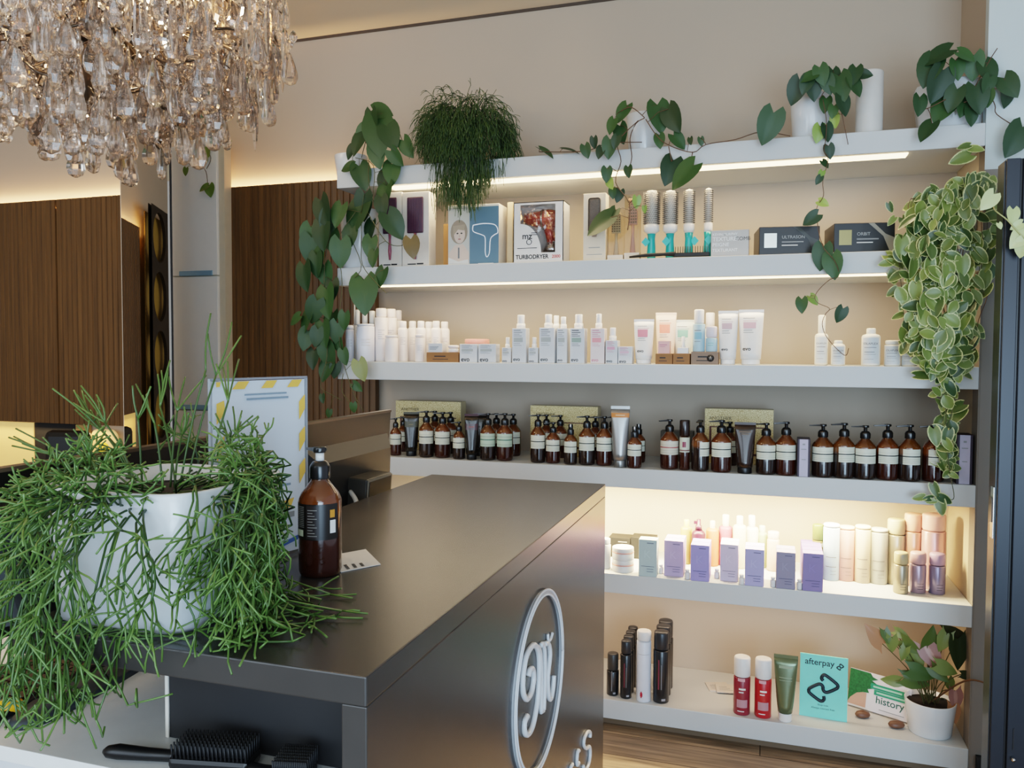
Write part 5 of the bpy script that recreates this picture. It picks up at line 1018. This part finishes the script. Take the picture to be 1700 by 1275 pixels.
# rhipsalis, thin branching green stems
def rhip(name, label, P, h, N, spread, rad, seg, g, m, side=5, az=None, upright=0, lev=3, floor=None, keep=None, top=.88, el=(.15, 1.15), wild=.06):
    el_ = el
    st = MB(); o = Vector((0, 0, h*top))
    def grow(p, d, L, lv, r):
        pts = [p]; n = 4 if lv < 2 else 3; mr = 0
        for i in range(n):
            d = (d+Vector((R.gauss(0, wild), R.gauss(0, wild), R.gauss(0, wild*.6)-g*(L/.08)*((.5+.5*lv) if wild < .1 else (1, 1.6, 1, .5)[lv])))).normalized(); p = p+d*(L/n)
            if keep: p, d = keep(p, d)
            pts.append(p)
        st.tint = min(1, max(0, .2+.22*lv+R.gauss(0, .12))); st.tube(pts, r, m, side)
        if lv < lev:
            for k in range(R.choice((2, 2, 3) if lv else (2, 3, 3))):
                q = Vector((R.gauss(0, 1), R.gauss(0, 1), R.gauss(0, 1))); q = (q-d*q.dot(d)).normalized(); ang = R.uniform(.3, .95) if wild < .1 else R.uniform(.3, 1.2)
                grow(p, (d*math.cos(ang)+q*math.sin(ang)), seg*R.uniform(.55, 1.05)*(.95-.13*lv), lv+1, r*.93)
    for i in range(N):
        a = az() if az else R.uniform(0, 2*PI); el = R.uniform(*el_); rr = spread*math.sqrt(R.random())
        d = Vector((math.cos(a)*math.cos(el), math.sin(a)*math.cos(el), math.sin(el)))
        grow(o+Vector((math.cos(a)*rr, math.sin(a)*rr, 0)), d, seg*R.uniform(.9, 1.6), 0, rad)
    return st
rh = attr_mat('rhipsalis_stem', '#1b3818', '#5c7a3a', .33)
rhd = attr_mat('rhipsalis_dark_stem', '#182c14', '#41582a', .45)
# shelf specimen
q = stand(778, 2.945, z1); t = thing('potted_rhipsalis', 'bushy rhipsalis spilling over the edge of the topmost shelf', 'plant', q); hh = .13; pot(t, .06, hh)
def keep1(p, d):
    if p.y < -.05 or p.z > .004: return p, d
    return Vector((p.x, p.y, .004)), Vector((d.x, d.y-.2, 0)).normalized()
st = rhip('s', '', q, hh, 250, .05, .0012, .07, .4, rhd, 4, az=lambda: R.gauss(-PI/2, 1.25), lev=3, keep=keep1, top=1.0, el=(.2, 1.3))
sh = rhip('s', '', q, hh, 46, .05, .0012, .1, .75, rhd, 4, az=lambda: R.gauss(-PI/2+.3, .55), lev=3, keep=keep1, top=.95, el=(.0, .7))
st.add(sh.v, sh.f, rhd, True); st.t[-len(sh.v):] = sh.t
for i in range(26):
    a = R.uniform(-.95, .95); L = R.uniform(.06, .15); st.tint = .4; p = Vector((R.uniform(-.05, .05), R.uniform(-.06, .03), hh)); d = Vector((math.sin(a), -.2, math.cos(a))); st.tube([p, p+d*L*.5, p+d*L+Vector((.01, 0, .0))], .0009, rhd, 4)
link('plant_stems', st.mesh('plant_stems', True), t)
# counter specimen
q = Vector((-.79, .905, ZC)); hh = .178; t = thing('potted_rhipsalis', 'rhipsalis with wild thin stems in a square white pot on the counter', 'plant', q); pot(t, .122, hh, potw, 48, sq=5, taper=.93, lip=.006)
def keep2(p, d):
    x, y, z = p
    s = .122*(.93+.07*max(0, min(1, z/hh)))+.004
    if z < hh-.004 and abs(x) < s and abs(y) < s:   # outside the pot wall
        if abs(x) > abs(y): x = math.copysign(s, x)
        else: y = math.copysign(s, y)
    wx, wy, wz = x+q.x, y+q.y, z+q.z
    if wx < CX1+.02 and wx > CX0-.01 and wy > CY0-.004 and wz < ZC+.004: z = .004; d = Vector((d.x, d.y, abs(d.z)*.1)).normalized()
    if wz > 1.062 and wx > (lim := wy*R.uniform(-.74, -.655)) and wy > .7: x = min(x, lim-q.x+.02); d = Vector((-abs(d.x)*.3, d.y, d.z-.3)).normalized()
    if wx < -1.0 and wy > .78: x = -1.0-q.x; d = Vector((abs(d.x)*.3, d.y, d.z)).normalized()
    if wx < CX0 and wz < 1.0 and wy > .76: z = max(z, R.uniform(.95, 1.02)-q.z); d = (d+Vector((0, 0, .25))).normalized()
    if wz < ZD+.004 and wy > .765: z = ZD-q.z+.004
    if wz < .99 and wy < .766: z = max(z, R.uniform(.94, 1.02)-q.z); d = (d+Vector((0, 0, .25))).normalized()
    if wy < .56: y = .56-q.y
    return Vector((x, y, z)), d
def az2():
    k = R.random()
    return R.gauss(-.35, .5) if k < .42 else R.gauss(-PI/2, .55) if k < .64 else R.gauss(PI, .5) if k < .74 else R.uniform(0, 2*PI)
st = rhip('s', '', q, hh, 42, .1, .0015, .07, .17, rh, 5, az=az2, lev=3, keep=keep2, el=(-.1, .75), wild=.16)
for N_, az_, el_, sg, g_ in ((46, lambda: R.uniform(0, 2*PI), (.3, 1.3), .036, .12), (14, lambda: R.uniform(0, 2*PI), (.2, 1.0), .05, .3), (20, lambda: R.gauss(-.1, .5), (.5, 1.2), .075, .28), (11, lambda: R.gauss(-PI/2-.2, .4), (0, .5), .1, .3)):
    s2 = rhip('s', '', q, hh, N_, .095, .0015, sg, g_, rh, 5, az=az_, lev=3, keep=keep2, el=el_, wild=.16)
    st.add(s2.v, s2.f, rh, True); st.t[-len(s2.v):] = s2.t
s2 = rhip('s', '', q, hh, 5, .02, .0017, .068, .05, rh, 5, az=lambda: R.gauss(-.15, .22), lev=3, keep=keep2, el=(-.1, .05), wild=.1, top=.1)
st.add(s2.v, s2.f, rh, True); st.t[-len(s2.v):] = s2.t
# tall upright shoots
for (u, v, Y, fork) in ((128, 655, .95, 5), (160, 655, .93, 4), (150, 680, .95, 6), (220, 640, .9, 3), (243, 655, .93, 3), (268, 615, 1.0, 4), (280, 625, 1.0, 3), (350, 520, 1.02, 1), (385, 535, 1.05, 3), (378, 600, 1.03, 4), (20, 740, .9, 4), (60, 745, .9, 2), (110, 755, .92, 2), (325, 690, 1.0, 5), (400, 700, 1.05, 4), (420, 690, 1.05, 4)):
    e = atY(u, v, Y)-q; s = Vector((e.x*.35+R.uniform(-.03, .03), e.y*.35, hh*.88)); m_ = s.lerp(e, .62)+Vector((R.uniform(-.02, .02), 0, .01)); st.tint = .35; st.tube(smooth_path([s, s.lerp(m_, .5)+Vector((0, 0, .012)), m_], 4), .0016, rh, 5)
    for k in range(fork):
        x = e+Vector((R.gauss(0, .02), R.gauss(0, .02), R.gauss(0, .012)))*(1 if k else 0); st.tint = R.uniform(.4, .9); st.tube(smooth_path([m_, m_.lerp(x, .5)+Vector((R.gauss(0, .004), 0, 0)), x], 3), .0014, rh, 5)
link('plant_stems', st.mesh('plant_stems', True), t)
# ================================================================ chandelier
cg = glass('crystal', '#fffaf6', 0, 1.5)
_n = cg.node_tree; _g = [x for x in _n.nodes if x.type == 'BSDF_GLASS'][0]; _t = _n.nodes.new('ShaderNodeBsdfTransparent'); _x = _n.nodes.new('ShaderNodeMixShader'); _x.inputs[0].default_value = .88
_n.links.new(_t.outputs[0], _x.inputs[1]); _n.links.new(_g.outputs[0], _x.inputs[2]); _n.links.new(_x.outputs[0], [x for x in _n.nodes if x.type == 'OUTPUT_MATERIAL'][0].inputs[0]); iron = mat('#5a4d42', .3, .85, name='antique_silver')
cc = atY(118, 0, 1.3); cx_, cy_ = cc.x, 1.33
t = thing('chandelier', 'large crystal chandelier with curling metal branches hanging from the ceiling', 'chandelier', (cx_, cy_, 0))
def zpx(v): return atY(118, v, 1.3).z
tiers = [(.38, zpx(-10), .0), (.385, zpx(-70), 0), (.345, zpx(30), 0), (.3, zpx(65), 0), (.25, zpx(100), 0), (.18, zpx(126), 0), (.1, zpx(138), 0), (.33, zpx(-10), 0), (.24, zpx(40), 0), (.16, zpx(95), 0), (.3, zpx(-80), 0), (.04, zpx(145), 0), (.18, zpx(-20), 0)]
part(t, 'centre_stem', None, lambda mb: mb.lathe([(.012, zpx(160)), (.02, zpx(140)), (.012, zpx(100)), (.012, zpx(60)), (.03, zpx(30)), (.012, zpx(-20)), (.012, 2.75)], iron, 14))
part(t, 'ceiling_rose', None, lambda mb: mb.lathe([(.05, 2.78), (.1, 2.81), (.11, 2.858)], iron, 28))
hooks = []
def arm(a, r, z, r0=.012):
    c, s = math.cos(a), math.sin(a); w = R.uniform(-.05, .05); zt = zpx(-60) if r > .3 else zpx(60)
    P = [(0.012*c, .012*s, zt), (r*.3*c-w*s, r*.3*s+w*c, zt+.05), (r*.7*c+w*s, r*.7*s-w*c, (z+zt)/2+.06), (r*c, r*s, z+.02)]
    return P
n = 0
for r, z, _ in tiers:
    k = max(4, round(2*PI*r/.09)) if r > .1 else 4; off = R.random()
    for i in range(k):
        a = 2*PI*(i+off)/k
        if i % max(1, k//9) == 0 and n < 70:
            n += 1; P = arm(a, r, z); part(t, 'branch', None, lambda mb: mb.tube(smooth_path(P, 5), [.0048]*16, iron, 6))
        for j in range(3): hooks.append((a+R.uniform(-.09, .09), r+R.uniform(-.03, .025), z+R.uniform(-.03, .03)))
for r, z in ((.39, zpx(0)), (.33, zpx(70)), (.26, zpx(115)), (.16, zpx(150))):   # wavy hoops carrying the drops
    part(t, 'hoop', None, lambda mb: mb.tube([((r+.012*math.sin(a*9))*math.cos(a), (r+.012*math.sin(a*9))*math.sin(a), z+.018*math.sin(a*7)) for a in [2*PI*i/90 for i in range(91)]], .003, iron, 5))
# twiggy side shoots
def twigs(mb):
    for a, r, z in hooks[::2]:
        c, s = math.cos(a), math.sin(a); k = R.uniform(.05, .12); b = a+R.uniform(-.25, .25); mb.tube(smooth_path([((r-k)*math.cos(b), (r-k)*math.sin(b), z+R.uniform(.01, .07)), ((r-k*.4)*c, (r-k*.4)*s, z+.03), (r*c, r*s, z+.004)], 3), .0016, iron, 4)
tw = part(t, 'twigs', None, twigs); tw['kind'] = 'stuff'
bul = emission('bulb_glow', '#ffb566', 40); slv = mat('#d9c6a8', .4, name='candle_ivory')
for i in range(10):
    a = 2*PI*i/10+.2; rr = .25; c, s = math.cos(a)*rr, math.sin(a)*rr; zz = zpx(40)
    cs = part(t, 'candle_sleeve', 'cs', lambda mb: mb.lathe([(.02, 0), (.022, .004), (.008, .008), (.008, .075), (.006, .078)], slv, 14), loc=(c, s, zz))
    part(cs, 'bulb', 'bl', lambda mb: mb.lathe([(.005, .078), (.0095, .09), (.009, .1), (.003, .125), (.0005, .13)], bul, 12))
for i in range(3):
    a = 2*PI*i/3; ld = bpy.data.lights.new('chandelier_light', 'POINT'); ld.energy = 14; ld.color = (1, .72, .42); ld.shadow_soft_size = .03
    lo = bpy.data.objects.new('chandelier_light', ld); C.objects.link(lo); lo.parent = t; lo.location = (.2*math.cos(a), .2*math.sin(a), zpx(-30))
# crystals: almond drop with bead, long spear drop
def drop(mb, k, loc=(0, 0, 0), rz=0, s=1):
    if k == 0: prof = [(.0012, 0), (.004, -.004), (.0095, -.018), (.0155, -.036), (.0165, -.046), (.0125, -.056), (.003, -.0605)]; n, fl = 8, .5
    elif k == 1: prof = [(.001, 0), (.005, -.008), (.0068, -.03), (.006, -.055), (.001, -.085)]; n, fl = 6, .75
    else: prof = [(.001, 0), (.006, -.005), (.0085, -.012), (.006, -.02), (.001, -.024)]; n, fl = 8, 1
    c, sn = math.cos(rz), math.sin(rz); vs = []; fs = []
    def ring(r, z, f): 
        for i in range(n): a = 2*PI*(i+.5)/n; x, y = r*math.cos(a)*s, r*math.sin(a)*f*s; vs.append((loc[0]+x*c-y*sn, loc[1]+x*sn+y*c, loc[2]+z*s))
    b = [(.0008, .026), (.006, .021), (.0075, .016), (.006, .009), (.001, .004)] if k < 2 else []
    base_ = 0
    for pr_, f in ((b, 1), (prof, fl)):
        if not pr_: continue
        st0 = len(vs)
        for r, z in pr_: ring(r, z, f)
        for j in range(len(pr_)-1):
            for i in range(n): q = (i+1) % n; fs.append((st0+j*n+i, st0+(j+1)*n+i, st0+(j+1)*n+q, st0+j*n+q))
        fs.append(tuple(st0+i for i in range(n))); fs.append(tuple(st0+(len(pr_)-1)*n+i for i in range(n))[::-1])
    mb.add(vs, fs, cg)
allc = []
for a, r, z in hooks:
    m = R.randint(1, 2)
    for j in range(m): allc.append((a+R.uniform(-.04, .04), r+R.uniform(-.015, .015), z-.03-.055*j+R.uniform(-.01, .01), (1 if r > .34 and R.random() < .4 else 0 if R.random() < .75 else 2), R.uniform(1.0, 1.4)))
W3 = lambda c: Vector((cx_+c[1]*math.cos(c[0]), cy_+c[1]*math.sin(c[0]), c[2]))
def invis(c):
    u, v = proj(W3(c)); return u < -40 or v < -70
allc = [c for c in allc if not invis(c)]
allc.sort(key=lambda c: (W3(c)-EYE).length)
rest = MB()
for i, c in enumerate(allc):
    x, y = c[1]*math.cos(c[0]), c[1]*math.sin(c[0])
    if i < 100: part(t, 'crystal_drop', ('cd', c[3]), lambda mb: drop(mb, c[3]), loc=(x, y, c[2]), rot=(0, 0, R.uniform(0, PI)), scale=(c[4],)*3)
    else: drop(rest, c[3], (x, y, c[2]), R.uniform(0, PI), c[4])
o = link('crystal_drops', rest.mesh('crystal_drops'), t); o['kind'] = 'stuff'

# ================================================================ light
def area(name, loc, rot, sx, sy, e, col, spread=PI):
    l = bpy.data.lights.new(name, 'AREA'); l.shape = 'RECTANGLE'; l.size = sx; l.size_y = sy; l.energy = e; l.color = col; l.spread = spread
    o = bpy.data.objects.new(name, l); C.objects.link(o); o.location = loc; o.rotation_euler = rot; return o
warm = (1, .68, .36); warm2 = (1, .76, .48)
area('cove_light', (-3.1, YB-.024, 2.14), (PI, 0, 0), 2.8, .03, 30, (1, .58, .25))
x0, x1 = atY(650, 300, 2.95).x, atY(1500, 300, 2.95).x
area('shelf_light', ((x0+x1)/2, 2.96, ZS[0]-TH-.008), (0, 0, 0), x1-x0, .05, 7, warm2)
area('shelf_light', ((x0+x1)/2, 2.945, ZS[1]-TH-.008), (0, 0, 0), x1-x0, .03, 6, warm2)
area('shelf_light', (-.35, 3.02, ZS[3]-TH-.008), (0, 0, 0), 1.5, .03, 58, (1, .76, .42))
area('shelf_light', (-.5, 3.02, ZS[4]-TH-.008), (0, 0, 0), 2.0, .03, 4, (1, .72, .5))
area('window_and_fill_daylight', (.6, -2.6, 1.7), (PI/2, 0, 0), 3.6, 2.4, 95, (.66, .84, 1))
area('window_and_fill_daylight', (-3.2, -2.6, 1.7), (PI/2, 0, 0), 3.0, 2.2, 60, (.72, .87, 1))  # no window known here, fill lamp added to brighten the white cabinet
area('door_daylight', (1.2, -1.6, .8), (PI/2, 0, .25), 1.6, 1.4, 58, (.5, .75, 1))
area('ceiling_downlight', (-3.0, 1.6, 2.84), (0, 0, 0), 1.2, .6, 14, (1, .75, .48))
area('lower_cove_light', (-3.7, 3.2, .99), (0, 0, 0), 1.0, .04, 2, (1, .7, .35))
w = bpy.data.worlds.new('world'); bpy.context.scene.world = w; w.use_nodes = True
bg = w.node_tree.nodes['Background']; bg.inputs[0].default_value = (.78, .86, 1, 1); bg.inputs[1].default_value = .6
sc = bpy.context.scene; sc.view_settings.view_transform = 'Filmic'; sc.view_settings.look = 'Medium High Contrast'; sc.view_settings.exposure = 0.06
try:
    cy = sc.cycles; cy.max_bounces = 9; cy.transmission_bounces = 9; cy.glossy_bounces = 5; cy.diffuse_bounces = 4; cy.transparent_max_bounces = 10; cy.caustics_reflective = False; cy.caustics_refractive = False; cy.use_denoising = True; cy.sample_clamp_indirect = 6
except Exception: pass
